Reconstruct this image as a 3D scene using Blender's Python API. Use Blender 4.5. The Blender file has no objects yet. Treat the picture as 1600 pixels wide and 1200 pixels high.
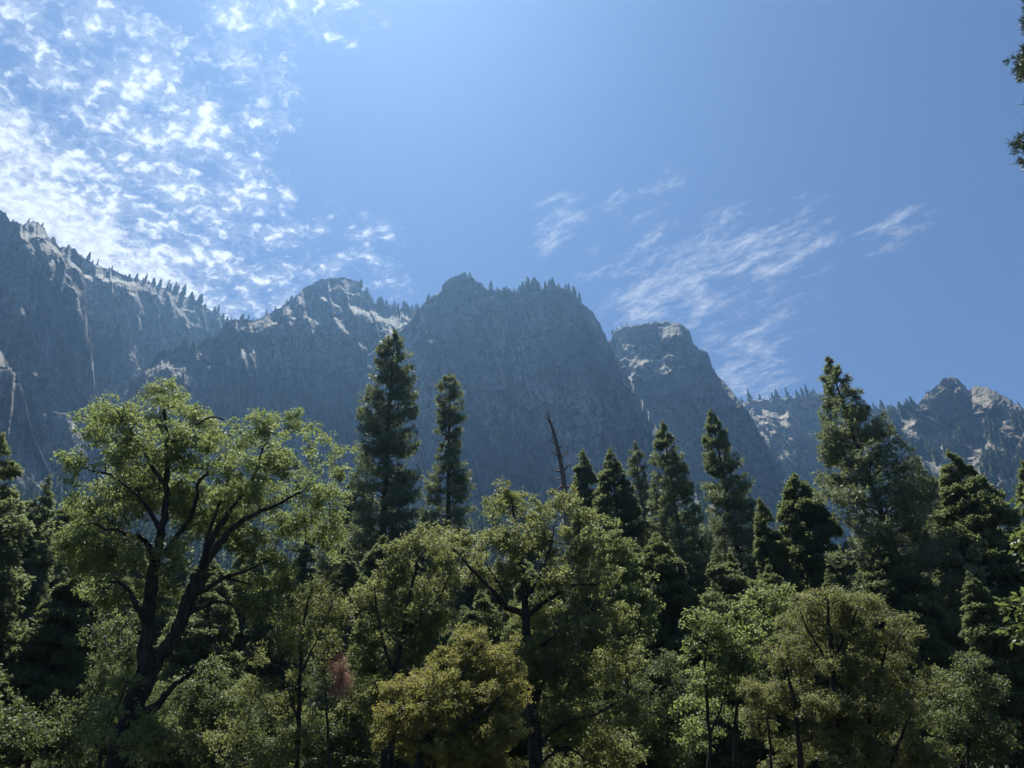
import bpy, math, random
import numpy as np
from math import radians, sin, cos, tan, pi

# ------------------------------------------------------------------ camera, sky, sun, exposure
SC = bpy.context.scene
COL = SC.collection
F_PX, CX, CY = 1155.0, 800.0, 600.0
PITCH, ROLL = radians(31.0), radians(2.5)
CAM = np.array([0.0, 0.0, 1.7])
_f = np.array([0, cos(PITCH), sin(PITCH)]); _u = np.array([0, -sin(PITCH), cos(PITCH)]); _r = np.array([1.0, 0, 0])
UP = _u * cos(ROLL) + _r * sin(ROLL)
RT = _r * cos(ROLL) - _u * sin(ROLL)

def ray(px, py):
    px = np.asarray(px, float); py = np.asarray(py, float)
    d = _f * F_PX + RT * (px - CX)[..., None] + UP * (CY - py)[..., None]
    return d / np.linalg.norm(d, axis=-1, keepdims=True)

def at(px, py, R):
    """world point seen at pixel px,py at horizontal range R"""
    d = ray(px, py); h = np.hypot(d[..., 0], d[..., 1])
    return CAM + d * (np.asarray(R, float) / h)[..., None]

def proj(p):
    v = np.asarray(p, float) - CAM
    z = v @ _f
    return CX + F_PX * (v @ RT) / z, CY - F_PX * (v @ UP) / z, z

from mathutils import Matrix
cam_d = bpy.data.cameras.new('camera'); cam = bpy.data.objects.new('camera', cam_d); COL.objects.link(cam)
cam_d.sensor_fit = 'HORIZONTAL'; cam_d.sensor_width = 36; cam_d.lens = 36 * F_PX / 1600
cam_d.clip_start = 0.1; cam_d.clip_end = 60000
Mx = np.eye(4); Mx[:3, 0] = RT; Mx[:3, 1] = UP; Mx[:3, 2] = -_f; Mx[:3, 3] = CAM
cam.matrix_world = Matrix(Mx.tolist())
SC.camera = cam

sd = ray(560, -300)
SUN_EL = math.asin(sd[2]); SUN_ROT = math.atan2(sd[0], sd[1])
sun_d = bpy.data.lights.new('sun', 'SUN'); sun_d.energy = 4.8; sun_d.angle = radians(0.53); sun_d.color = (1, 0.955, 0.88)
sun = bpy.data.objects.new('sun', sun_d); COL.objects.link(sun)
from mathutils import Vector
sun.rotation_euler = Vector(sd.tolist()).to_track_quat('Z', 'Y').to_euler()

SC.view_settings.view_transform = 'Standard'; SC.view_settings.look = 'None'
SC.view_settings.exposure = 1.12; SC.view_settings.gamma = 1
SKY_STRENGTH = 0.05
HAZE_DENSITY = 0.000088
HAZE_COLOR = (0.30, 0.58, 1.0)
SC.cycles.max_bounces = 6; SC.cycles.diffuse_bounces = 4; SC.cycles.transmission_bounces = 3
SC.cycles.glossy_bounces = 2; SC.cycles.volume_bounces = 1; SC.cycles.transparent_max_bounces = 8
SC.cycles.use_denoising = True

class NT:
    """little node-tree helper"""
    def __init__(s, nt):
        s.nt = nt
    def n(s, t, **kw):
        nd = s.nt.nodes.new(t)
        for k, v in kw.items(): setattr(nd, k, v)
        return nd
    def put(s, inp, v):
        if isinstance(v, bpy.types.NodeSocket): s.nt.links.new(v, inp)
        else: inp.default_value = v
    def math(s, op, a, b=0.0, c=None, clamp=False):
        nd = s.n('ShaderNodeMath', operation=op, use_clamp=clamp); s.put(nd.inputs[0], a); s.put(nd.inputs[1], b)
        if c is not None: s.put(nd.inputs[2], c)
        return nd.outputs[0]
    def vec(s, op, a, b=(0, 0, 0)):
        nd = s.n('ShaderNodeVectorMath', operation=op); s.put(nd.inputs[0], a)
        if op == 'SCALE': s.put(nd.inputs[3], b)
        else: s.put(nd.inputs[1], b)
        return nd.outputs[1] if op in ('DOT_PRODUCT', 'LENGTH', 'DISTANCE') else nd.outputs[0]
    def noise(s, v, scale, detail=4, rough=0.5, dist=0.0, dim='3D'):
        nd = s.n('ShaderNodeTexNoise', noise_dimensions=dim); s.put(nd.inputs['Vector'], v); s.put(nd.inputs['Scale'], scale)
        s.put(nd.inputs['Detail'], detail); s.put(nd.inputs['Roughness'], rough); s.put(nd.inputs['Distortion'], dist)
        return nd.outputs[0]
    def smooth(s, v, a, b, x=0.0, y=1.0):
        nd = s.n('ShaderNodeMapRange', interpolation_type='SMOOTHSTEP'); s.put(nd.inputs[0], v)
        s.put(nd.inputs[1], a); s.put(nd.inputs[2], b); s.put(nd.inputs[3], x); s.put(nd.inputs[4], y)
        return nd.outputs[0]
    def mix(s, f, a, b):
        nd = s.n('ShaderNodeMix', data_type='RGBA'); s.put(nd.inputs[0], f)
        for i, v in ((6, a), (7, b)):
            if isinstance(v, tuple) and len(v) == 3: v = v + (1,)
            s.put(nd.inputs[i], v)
        return nd.outputs[2]

def build_sky():
    w = bpy.data.worlds.new("World"); SC.world = w; w.use_nodes = True
    nt = w.node_tree; nt.nodes.clear(); T = NT(nt)
    sky = T.n('ShaderNodeTexSky', sky_type='NISHITA', sun_disc=False)
    sky.sun_elevation = SUN_EL; sky.sun_rotation = SUN_ROT; sky.altitude = 2500; sky.air_density = 1.0
    sky.dust_density = 1.5; sky.ozone_density = 5.5
    bg = T.n('ShaderNodeBackground'); T.put(bg.inputs[0], sky.outputs[0]); T.put(bg.inputs[1], SKY_STRENGTH)
    tc = T.n('ShaderNodeTexCoord').outputs['Generated']
    sx = T.n('ShaderNodeSeparateXYZ'); T.put(sx.inputs[0], tc)
    z = T.math('MAXIMUM', sx.outputs[2], 0.08)
    cb = T.n('ShaderNodeCombineXYZ'); T.put(cb.inputs[0], T.math('DIVIDE', sx.outputs[0], z)); T.put(cb.inputs[1], T.math('DIVIDE', sx.outputs[1], z))
    P = cb.outputs[0]                                   # position on the cloud deck, in units of its height
    def deck(px, py):
        d = ray(px, py); return d[:2] / d[2]
    def frame(c, a, b):
        """deck coordinates -> unit ellipse with centre c and half-axis tips a, b (as seen directions)"""
        o = deck(*c); A = np.stack([deck(*a) - o, deck(*b) - o], 1); I = np.linalg.inv(A)
        q = T.vec('SUBTRACT', P, (float(o[0]), float(o[1]), 0))
        u = T.vec('DOT_PRODUCT', q, (float(I[0, 0]), float(I[0, 1]), 0)); v = T.vec('DOT_PRODUCT', q, (float(I[1, 0]), float(I[1, 1]), 0))
        return u, v
    def blob(c, a, b, w=1.0, soft=1.0):
        u, v = frame(c, a, b)
        r = T.math('SQRT', T.math('ADD', T.math('MULTIPLY', u, u), T.math('MULTIPLY', v, v)))
        return T.smooth(r, 1.0 + 0.35 * soft, 1.0 - 0.65 * soft, 0.0, w)
    def add(*xs):
        r = xs[0]
        for x in xs[1:]: r = T.math('ADD', r, x)
        return r
    def mx(*xs):
        r = xs[0]
        for x in xs[1:]: r = T.math('MAXIMUM', r, x)
        return r
    # --- altocumulus field, left
    left = mx(blob((60, 350), (470, 560), (10, 90), 0.26, 1.0),
              blob((270, 230), (450, 340), (250, 50), 0.22, 0.8),
              blob((120, 150), (330, 220), (90, -60), 0.13, 0.8),
              blob((200, 110), (330, 180), (260, 20), 0.16, 0.9),
              blob((370, 170), (460, 190), (350, 330), 0.13, 0.8),
              blob((420, 400), (520, 470), (430, 300), 0.12, 0.9),
              blob((555, 400), (660, 420), (565, 470), 0.06, 0.9),
              blob((520, 30), (600, 40), (520, 80), 0.10, 0.9))
    dense = mx(blob((120, 400), (400, 545), (40, 225), 1.0, 1.0), blob((20, 250), (130, 330), (20, 130), 0.7, 1.0))
    u, v = frame((200, 300), (330, 340), (160, 400))
    cc = T.n('ShaderNodeCombineXYZ'); T.put(cc.inputs[0], u); T.put(cc.inputs[1], T.math('MULTIPLY', v, 1.3))
    Q = cc.outputs[0]
    wv = T.n('ShaderNodeTexNoise', noise_dimensions='2D'); T.put(wv.inputs['Vector'], Q); T.put(wv.inputs['Scale'], 4.0); T.put(wv.inputs['Detail'], 3)
    Qw = T.vec('ADD', Q, T.vec('SCALE', wv.outputs['Color'], 0.16))
    big = T.noise(Q, 1.9, 2, 0.5, 0.0, '2D')
    mid = T.noise(Qw, 6.5, 6, 0.58, 0.0, '2D')
    vo = T.n('ShaderNodeTexVoronoi', feature='F1', voronoi_dimensions='2D'); T.put(vo.inputs['Scale'], 5.0); T.put(vo.inputs['Vector'], Qw)
    cell = T.math('SUBTRACT', 1.0, vo.outputs['Distance'])
    fine2 = T.noise(Qw, 11.0, 4, 0.6, 0.0, '2D')
    tex = add(T.math('MULTIPLY', big, 0.65), T.math('MULTIPLY', mid, 0.75), T.math('MULTIPLY', cell, 0.22), -0.33)
    c1 = T.math('MAXIMUM', T.smooth(T.math('ADD', tex, left), 0.58, 0.94), T.math('MULTIPLY', T.smooth(add(T.math('MULTIPLY', big, 0.6), T.math('MULTIPLY', fine2, 0.4), left), 0.50, 0.85), 0.38))
    c1 = T.math('MULTIPLY', c1, T.smooth(left, 0.0, 0.06))
    c1 = T.math('MAXIMUM', c1, T.math('MULTIPLY', T.smooth(add(T.math('MULTIPLY', tex, 0.6), T.math('MULTIPLY', fine2, 0.4), T.math('MULTIPLY', dense, 0.36)), 0.44, 0.86), T.smooth(dense, 0.0, 0.9)))
    # --- cirrus wisps, right
    u2, v2 = frame((1120, 420), (1290, 350), (1135, 455))
    c2 = T.n('ShaderNodeCombineXYZ'); T.put(c2.inputs[0], T.math('MULTIPLY', u2, 1.3)); T.put(c2.inputs[1], T.math('MULTIPLY', v2, 1.0))
    wv2 = T.n('ShaderNodeTexNoise', noise_dimensions='2D'); T.put(wv2.inputs['Vector'], c2.outputs[0]); T.put(wv2.inputs['Scale'], 1.6); T.put(wv2.inputs['Detail'], 4)
    C2 = T.vec('ADD', c2.outputs[0], T.vec('SCALE', wv2.outputs['Color'], 0.4))
    W1 = T.noise(C2, 1.7, 8, 0.64, 0.0, '2D'); W2 = T.noise(Qw, 9.0, 5, 0.65, 0.0, '2D')
    wt = add(T.math('MULTIPLY', W1, 1.15), T.math('MULTIPLY', W2, 0.35), -0.25)
    right = mx(blob((1130, 425), (1320, 345), (1160, 500), 0.30, 1.0),
               blob((1030, 465), (1140, 420), (1045, 515), 0.30, 1.0),
               blob((1000, 400), (1110, 360), (1015, 445), 0.20, 1.0),
               blob((1200, 500), (1290, 450), (1230, 550), 0.18, 1.0),
               blob((1170, 580), (1250, 590), (1170, 650), 0.26, 1.0),
               blob((1395, 362), (1465, 335), (1402, 402), 0.20, 1.0),
               blob((868, 352), (925, 320), (885, 395), 0.24, 1.0),
               blob((1000, 310), (1080, 275), (1010, 350), 0.16, 1.0))
    c2m = T.math('MULTIPLY', T.smooth(add(wt, right), 0.58, 1.16, 0.0, 0.54), T.smooth(right, 0.0, 0.15))
    cov = T.math('MAXIMUM', T.math('MULTIPLY', c1, 0.97), c2m, clamp=True)
    cov = T.math('MULTIPLY', cov, T.smooth(sx.outputs[2], 0.06, 0.2))
    cl = T.n('ShaderNodeBackground'); T.put(cl.inputs[0], (0.90, 0.94, 1.0, 1))
    T.put(cl.inputs[1], T.smooth(mid, 0.34, 0.66, 0.34, 0.46))
    ms = T.n('ShaderNodeMixShader'); T.put(ms.inputs[0], cov)
    nt.links.new(bg.outputs[0], ms.inputs[1]); nt.links.new(cl.outputs[0], ms.inputs[2])
    out = T.n('ShaderNodeOutputWorld'); nt.links.new(ms.outputs[0], out.inputs[0])
    w.cycles.sampling_method = 'MANUAL'; w.cycles.sample_map_resolution = 512
build_sky()

# ------------------------------------------------------------------ numpy helpers
def rng(seed): return np.random.default_rng(seed)

_PERM = rng(7).permutation(256); _PERM = np.concatenate([_PERM, _PERM, _PERM])
_GR = rng(8).normal(size=(256, 3)); _GR /= np.linalg.norm(_GR, axis=1, keepdims=True)
def perlin(x, y, z=0.0):
    x, y, z = np.broadcast_arrays(np.asarray(x, float), np.asarray(y, float), np.asarray(z, float))
    xi = np.floor(x).astype(int); yi = np.floor(y).astype(int); zi = np.floor(z).astype(int)
    xf, yf, zf = x - xi, y - yi, z - zi; xi &= 255; yi &= 255; zi &= 255
    u, v, w = [t * t * t * (t * (t * 6 - 15) + 10) for t in (xf, yf, zf)]
    def g(a, b, c):
        q = _GR[_PERM[_PERM[_PERM[xi + a] + yi + b] + zi + c]]
        return q[..., 0] * (xf - a) + q[..., 1] * (yf - b) + q[..., 2] * (zf - c)
    l = lambda a, b, t: a + (b - a) * t
    return 1.6 * l(l(l(g(0, 0, 0), g(1, 0, 0), u), l(g(0, 1, 0), g(1, 1, 0), u), v), l(l(g(0, 0, 1), g(1, 0, 1), u), l(g(0, 1, 1), g(1, 1, 1), u), v), w)
def fbm(x, y, z=0.0, o=5, g=0.5, ridged=False):
    s = 0; a = 1.0; t = 0; f = 1.0
    for i in range(o):
        n = perlin(x * f + 17.3 * i, y * f + 5.1 * i, z * f + 9.7 * i)
        if ridged: n = 1 - 2 * np.abs(n)
        s = s + a * n; t += a; a *= g; f *= 2.03
    return s / t

def facets(x, y, seed):
    """slab-like cells: a step and a tilt per cell, in -1..1"""
    xi = np.floor(x).astype(int); yi = np.floor(y).astype(int); best = np.full(x.shape, 9.0); val = np.zeros(x.shape)
    tb = rng(seed).random((5, 64, 64))
    for a in (-1, 0, 1):
        for b in (-1, 0, 1):
            i, j = (xi + a) & 63, (yi + b) & 63
            dx = x - (xi + a + tb[0, i, j]); dy = y - (yi + b + tb[1, i, j]); d = dx * dx + dy * dy
            v = (tb[2, i, j] - 0.5) + dx * (tb[3, i, j] - 0.5) * 1.6 + dy * (tb[4, i, j] - 0.5) * 1.6
            m = d < best; best = np.where(m, d, best); val = np.where(m, v, val)
    return val

def mesh_from(name, V, Fq, mats, midx=None, smooth=False):
    """V (n,3); Fq list of int arrays (k,3) or (k,4)"""
    me = bpy.data.meshes.new(name)
    Fq = [f for f in (Fq if isinstance(Fq, list) else [Fq]) if len(f)]
    nv = len(V); me.vertices.add(nv); me.vertices.foreach_set('co', np.ascontiguousarray(V, np.float32).ravel())
    loops = np.concatenate([f.ravel() for f in Fq]).astype(np.int32)
    sizes = np.concatenate([np.full(len(f), f.shape[1]) for f in Fq])
    me.loops.add(len(loops)); me.loops.foreach_set('vertex_index', loops)
    me.polygons.add(len(sizes)); st = np.concatenate([[0], np.cumsum(sizes)[:-1]]).astype(np.int32)
    me.polygons.foreach_set('loop_start', st)
    if smooth: me.polygons.foreach_set('use_smooth', np.ones(len(sizes), bool))
    for m in (mats if isinstance(mats, list) else [mats]): me.materials.append(m)
    if midx is not None: me.polygons.foreach_set('material_index', np.asarray(midx, np.int32))
    me.update(calc_edges=True); me.validate()
    if smooth is False:
        me.shade_flat() if hasattr(me, 'shade_flat') else None
    return me

def link(name, me, parent=None, **props):
    o = bpy.data.objects.new(name, me); COL.objects.link(o)
    if parent is not None: o.parent = parent
    for k, v in props.items(): o[k] = v
    return o

# ------------------------------------------------------------------ materials
def leaf_material(name, ca, cb, trans, tfac=0.4, rough=0.5, spec=0.35):
    m = bpy.data.materials.new(name); m.use_nodes = True; nt = m.node_tree; nt.nodes.clear(); T = NT(nt)
    geo = T.n('ShaderNodeNewGeometry'); rp = geo.outputs['Random Per Island']
    tc = T.n('ShaderNodeTexCoord').outputs['Object']
    big = T.noise(tc, 0.55, 2, 0.5)
    f = T.math('ADD', T.math('MULTIPLY', rp, 0.65), T.math('MULTIPLY', T.math('SUBTRACT', big, 0.3), 0.85), clamp=True)
    col = T.mix(f, ca, cb)
    tcol = T.mix(f, trans, tuple(min(1, c * 1.5) for c in trans))
    pb = T.n('ShaderNodeBsdfPrincipled'); T.put(pb.inputs['Base Color'], col); T.put(pb.inputs['Roughness'], rough)
    T.put(pb.inputs['Specular IOR Level'], spec)
    tr = T.n('ShaderNodeBsdfTranslucent'); T.put(tr.inputs[0], tcol)
    ms = T.n('ShaderNodeMixShader'); T.put(ms.inputs[0], tfac)
    nt.links.new(pb.outputs[0], ms.inputs[1]); nt.links.new(tr.outputs[0], ms.inputs[2])
    out = T.n('ShaderNodeOutputMaterial'); nt.links.new(ms.outputs[0], out.inputs[0])
    return m

def bark_material(name, ca, cb, scale=6.0):
    m = bpy.data.materials.new(name); m.use_nodes = True; nt = m.node_tree; T = NT(nt)
    pb = nt.nodes['Principled BSDF']
    tc = T.n('ShaderNodeTexCoord').outputs['Object']
    mp = T.n('ShaderNodeMapping'); T.put(mp.inputs[0], tc); mp.inputs['Scale'].default_value = (1, 1, 0.25)
    n1 = T.noise(mp.outputs[0], scale, 5, 0.6, 0.4)
    T.put(pb.inputs['Base Color'], T.mix(T.smooth(n1, 0.35, 0.65), ca, cb)); T.put(pb.inputs['Roughness'], 0.9)
    T.put(pb.inputs['Specular IOR Level'], 0.15)
    bp = T.n('ShaderNodeBump'); T.put(bp.inputs['Height'], n1); T.put(bp.inputs['Distance'], 0.05); T.put(bp.inputs['Strength'], 0.8)
    nt.links.new(bp.outputs[0], pb.inputs['Normal'])
    return m

def rock_material(name, dark, light, warm, veg=0.5, warmth=0.3):
    m = bpy.data.materials.new(name); m.use_nodes = True; nt = m.node_tree; T = NT(nt)
    pb = nt.nodes['Principled BSDF']
    tc = T.n('ShaderNodeTexCoord').outputs['Object']
    def mapped(sx, sy, sz, rot=0.0):
        mp = T.n('ShaderNodeMapping'); T.put(mp.inputs[0], tc); mp.inputs['Scale'].default_value = (sx, sy, sz); mp.inputs['Rotation'].default_value = (0, rot, 0)
        return mp.outputs[0]
    big = T.noise(mapped(1, 1, 0.7), 0.006, 4, 0.55, 0.4)
    streak = T.noise(mapped(1, 1, 0.14, 0.06), 0.07, 6, 0.68, 0.6)
    patch = T.noise(mapped(1, 1, 0.55, -0.2), 0.022, 5, 0.6, 0.8)
    fine = T.noise(mapped(1, 1, 0.7), 0.22, 5, 0.7, 0.3)
    f = T.math('ADD', T.math('ADD', T.math('MULTIPLY', big, 0.28), T.math('MULTIPLY', streak, 0.38)), T.math('ADD', T.math('MULTIPLY', patch, 0.24), T.math('MULTIPLY', fine, 0.05)))
    c = T.mix(T.smooth(f, 0.40, 0.62), dark, light)
    c = T.mix(T.smooth(T.math('MULTIPLY', T.math('ADD', patch, T.noise(mapped(1, 1, 0.5), 0.05, 3, 0.6)), 0.5), 0.56, 0.66, 0, 0.75), c, tuple(min(1, v * 1.2) for v in light))  # pale scars of fallen slabs
    c = T.mix(T.smooth(T.noise(mapped(1, 1, 1), 0.012, 4, 0.6), 0.5, 0.7, 0, warmth), c, warm)
    for sc_, st, wd, am in ((0.016, 0.35, 0.035, 0.55), (0.05, 0.45, 0.05, 0.45)):
        wn = T.n('ShaderNodeTexNoise'); T.put(wn.inputs['Vector'], mapped(1, 1, 0.6)); T.put(wn.inputs['Scale'], sc_ * 1.6); T.put(wn.inputs['Detail'], 5)
        vc = T.n('ShaderNodeTexVoronoi', feature='DISTANCE_TO_EDGE'); T.put(vc.inputs['Scale'], sc_)
        T.put(vc.inputs['Vector'], T.vec('ADD', mapped(1, 1, st, 0.15), T.vec('SCALE', wn.outputs['Color'], 0.9 / sc_)))
        c = T.mix(T.math('MULTIPLY', T.smooth(vc.outputs['Distance'], wd, 0.0, 0, am), T.smooth(big, 0.38, 0.55)), c, (0.02, 0.022, 0.022))
    broad = T.noise(mapped(1, 1, 0.5, 0.1), 0.0075, 3, 0.5, 0.8)
    c = T.mix(T.smooth(broad, 0.46, 0.60, 0, 0.65), c, dark)
    stain = T.noise(mapped(1, 1, 0.045, 0.03), 0.045, 5, 0.6, 0.3)
    c = T.mix(T.smooth(stain, 0.50, 0.66, 0, 0.85), c, dark)
    geo = T.n('ShaderNodeNewGeometry'); nz = T.n('ShaderNodeSeparateXYZ'); T.put(nz.inputs[0], geo.outputs['True Normal'])
    vn = T.noise(mapped(1, 1, 1), 0.05, 5, 0.7)
    vf = T.math('MULTIPLY', T.smooth(nz.outputs[2], 0.30, 0.6), T.smooth(vn, 0.42, 0.56), clamp=True)
    c = T.mix(T.math('MULTIPLY', vf, veg), c, (0.045, 0.06, 0.025))
    T.put(pb.inputs['Base Color'], c); T.put(pb.inputs['Roughness'], 0.85); T.put(pb.inputs['Specular IOR Level'], 0.25)
    crack = T.n('ShaderNodeTexVoronoi', feature='DISTANCE_TO_EDGE'); T.put(crack.inputs['Vector'], T.vec('ADD', mapped(1, 1, 0.45, 0.25), T.vec('SCALE', T.n('ShaderNodeCombineXYZ').outputs[0], 1.0)))
    T.put(crack.inputs['Scale'], 0.06)
    h = T.math('ADD', T.math('MULTIPLY', T.noise(mapped(1, 1, 0.4), 0.12, 7, 0.65, 0.5), 5.5), T.math('MULTIPLY', T.smooth(crack.outputs['Distance'], 0.0, 0.12), 1.5))
    bp = T.n('ShaderNodeBump'); T.put(bp.inputs['Height'], h); T.put(bp.inputs['Distance'], 1.0); T.put(bp.inputs['Strength'], 0.5)
    nt.links.new(bp.outputs[0], pb.inputs['Normal'])
    return m

M = {}
M['rock'] = rock_material('granite', (0.075, 0.073, 0.068), (0.30, 0.28, 0.25), (0.21, 0.18, 0.14), 0.8, 0.45)
M['rock_warm'] = rock_material('warm_granite', (0.14, 0.112, 0.09), (0.42, 0.34, 0.27), (0.42, 0.30, 0.21), 0.8, 0.85)
M['oak'] = leaf_material('oak_leaves', (0.056, 0.078, 0.034), (0.105, 0.135, 0.058), (0.22, 0.275, 0.085), 0.46, 0.5, 0.32)
M['maple'] = leaf_material('maple_leaves', (0.062, 0.082, 0.036), (0.11, 0.14, 0.062), (0.22, 0.275, 0.085), 0.46, 0.5, 0.32)
M['golden'] = leaf_material('golden_oak_leaves', (0.076, 0.082, 0.030), (0.15, 0.15, 0.052), (0.27, 0.265, 0.068), 0.42, 0.5, 0.3)
M['brown_olive'] = leaf_material('dusky_oak_leaves', (0.064, 0.076, 0.033), (0.125, 0.130, 0.056), (0.22, 0.235, 0.075), 0.40, 0.5, 0.3)
M['olive'] = leaf_material('live_oak_leaves', (0.068, 0.080, 0.034), (0.13, 0.145, 0.062), (0.22, 0.25, 0.08), 0.43, 0.5, 0.3)
M['shade'] = leaf_material('shade_darkened_leaves', (0.042, 0.058, 0.026), (0.082, 0.10, 0.043), (0.14, 0.18, 0.06), 0.40, 0.5, 0.3)  # leaf green darkened in the colour itself, for shade low in the wood
M['pale'] = leaf_material('pale_leaves', (0.075, 0.10, 0.055), (0.13, 0.165, 0.09), (0.13, 0.18, 0.07), 0.3)
M['bright'] = leaf_material('broad_bright_leaves', (0.055, 0.080, 0.032), (0.085, 0.112, 0.045), (0.14, 0.18, 0.05), 0.40, 0.45)
M['dead'] = leaf_material('dead_leaves', (0.20, 0.105, 0.07), (0.36, 0.21, 0.15), (0.28, 0.15, 0.10), 0.3)
M['pine'] = leaf_material('pine_needles', (0.075, 0.097, 0.054), (0.14, 0.168, 0.10), (0.19, 0.235, 0.10), 0.36, 0.5, 0.35)
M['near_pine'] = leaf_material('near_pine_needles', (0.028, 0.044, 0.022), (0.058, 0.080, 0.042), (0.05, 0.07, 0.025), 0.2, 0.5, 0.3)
M['fir'] = leaf_material('fir_needles', (0.068, 0.090, 0.048), (0.120, 0.145, 0.074), (0.19, 0.23, 0.09), 0.42, 0.55, 0.3)
M['cedar'] = leaf_material('cedar_sprays', (0.064, 0.088, 0.043), (0.118, 0.143, 0.065), (0.19, 0.235, 0.085), 0.38, 0.55, 0.3)
M['farfir'] = leaf_material('distant_conifer_needles', (0.040, 0.058, 0.030), (0.075, 0.095, 0.048), (0.09, 0.12, 0.05), 0.3, 0.6, 0.2)
M['bark_oak'] = bark_material('dark_oak_bark', (0.012, 0.010, 0.008), (0.040, 0.034, 0.028))
M['bark_pine'] = bark_material('pine_bark', (0.035, 0.024, 0.017), (0.11, 0.068, 0.045), 4)
M['bark_snag'] = bark_material('weathered_dead_wood', (0.080, 0.064, 0.052), (0.17, 0.135, 0.11), 3)

# ------------------------------------------------------------------ tubes (trunks, limbs, twigs)
class Tubes:
    def __init__(s): s.V = []; s.F = []; s.n = 0
    def add(s, P, Rr, k=6, cap=True):
        P = np.asarray(P, float); Rr = np.broadcast_to(np.asarray(Rr, float), (len(P),))
        Tn = np.gradient(P, axis=0); Tn /= np.linalg.norm(Tn, axis=1, keepdims=True) + 1e-9
        ref = np.array([0, 0, 1.0]) if abs(Tn[:, 2]).mean() < 0.8 else np.array([1.0, 0, 0])
        A = np.cross(Tn, ref); A /= np.linalg.norm(A, axis=1, keepdims=True) + 1e-9; B = np.cross(Tn, A)
        a = np.arange(k) * 2 * pi / k
        ring = P[:, None] + Rr[:, None, None] * (np.cos(a)[None, :, None] * A[:, None] + np.sin(a)[None, :, None] * B[:, None])
        m = len(P); s.V.append(ring.reshape(-1, 3))
        i = np.arange(m - 1)[:, None] * k; j = np.arange(k)[None]; j2 = (j + 1) % k
        s.F.append((np.stack([i + j, i + j2, i + k + j2, i + k + j], -1).reshape(-1, 4)) + s.n)
        s.n += m * k
    def merge(s, o, off=None):
        for v, f in zip(o.V, o.F):
            s.V.append(v if off is None else v + off); s.F.append(f + s.n)
        s.n += o.n
    def mesh(s, name, mat):
        return mesh_from(name, np.concatenate(s.V), np.concatenate(s.F), mat, smooth=True)

def blades(C, D, L, W, r, up=0.4, bend=0.0):
    """leaf-like rhombs: centre-base C, direction D (n,3), length L, width W"""
    n = len(C); D = D / (np.linalg.norm(D, axis=1, keepdims=True) + 1e-9)
    N = r.normal(size=(n, 3)); N[:, 2] += up
    S = np.cross(D, N); S /= np.linalg.norm(S, axis=1, keepdims=True) + 1e-9
    L = np.broadcast_to(L, (n,))[:, None]; W = np.broadcast_to(W, (n,))[:, None]
    mid = C + D * L * 0.45; tip = C + D * L
    if bend: tip = tip - np.array([0, 0, 1.0]) * L * bend
    V = np.stack([C, mid - S * W * 0.5, tip, mid + S * W * 0.5], 1).reshape(-1, 3)
    F = np.arange(n * 4).reshape(n, 4)
    return V, F

def tris(C, D, L, W, r):
    n = len(C); D = D / (np.linalg.norm(D, axis=1, keepdims=True) + 1e-9)
    S = np.cross(D, r.normal(size=(n, 3))); S /= np.linalg.norm(S, axis=1, keepdims=True) + 1e-9
    L = np.broadcast_to(L, (n,))[:, None]; W = np.broadcast_to(W, (n,))[:, None]
    V = np.stack([C - S * W * 0.5, C + S * W * 0.5, C + D * L], 1).reshape(-1, 3)
    return V, np.arange(n * 3).reshape(n, 3)

# ------------------------------------------------------------------ ground
def ground_z(x, y):
    R = np.hypot(x, y); az = np.arctan2(x, y)
    n = fbm(x / 160, y / 160, 3.0, 4)
    t = np.clip((R - 190) / 700, 0, 1)
    z = 350 * t ** 1.25 * (0.75 + 0.25 * np.clip(np.cos(az * 1.0), 0, 1))
    z = z * (1 - 0.5 * np.clip((az - 0.28) / 0.2, 0, 1)) * np.clip((np.cos(az) + 0.35) / 0.6, 0, 1) + n * (0.25 + 14 * np.clip((R - 170) / 300, 0, 1))
    z = np.where(R > 1000, z - np.clip((R - 1000) * 0.08, 0, 250) * np.clip((np.cos(az) + 0.35) / 0.6, 0, 1), z)
    return z

def build_ground():
    az = np.linspace(-pi, pi, 361)[:-1]; R = np.concatenate([[0.5], np.geomspace(2, 180, 40), np.linspace(190, 1100, 120), np.geomspace(1200, 14000, 16)])
    A, RR = np.meshgrid(az, R, indexing='ij'); X = RR * np.sin(A); Y = RR * np.cos(A); Z = ground_z(X, Y)
    m, n = A.shape; V = np.stack([X, Y, Z], -1).reshape(-1, 3)
    i = np.arange(m)[:, None]; j = np.arange(n - 1)[None]; i2 = (i + 1) % m
    Fq = np.stack([i * n + j, i2 * n + j, i2 * n + j + 1, i * n + j + 1], -1).reshape(-1, 4)[:, ::-1]
    mat = bpy.data.materials.new('forest_floor'); mat.use_nodes = True; T = NT(mat.node_tree); pb = mat.node_tree.nodes['Principled BSDF']
    tc = T.n('ShaderNodeTexCoord').outputs['Object']
    a = T.noise(tc, 0.02, 6, 0.65); b = T.noise(tc, 0.9, 5, 0.6)
    c = T.mix(T.smooth(b, 0.35, 0.65), (0.035, 0.028, 0.016), (0.05, 0.06, 0.025))
    c = T.mix(T.smooth(a, 0.56, 0.66, 0, 0.7), c, (0.12, 0.105, 0.085))
    T.put(pb.inputs['Base Color'], c); T.put(pb.inputs['Roughness'], 0.95)
    bp = T.n('ShaderNodeBump'); T.put(bp.inputs['Height'], b); T.put(bp.inputs['Distance'], 0.3); mat.node_tree.links.new(bp.outputs[0], pb.inputs['Normal'])
    link('ground', mesh_from('ground', V, Fq, mat, smooth=True), kind='structure')
build_ground()

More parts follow.
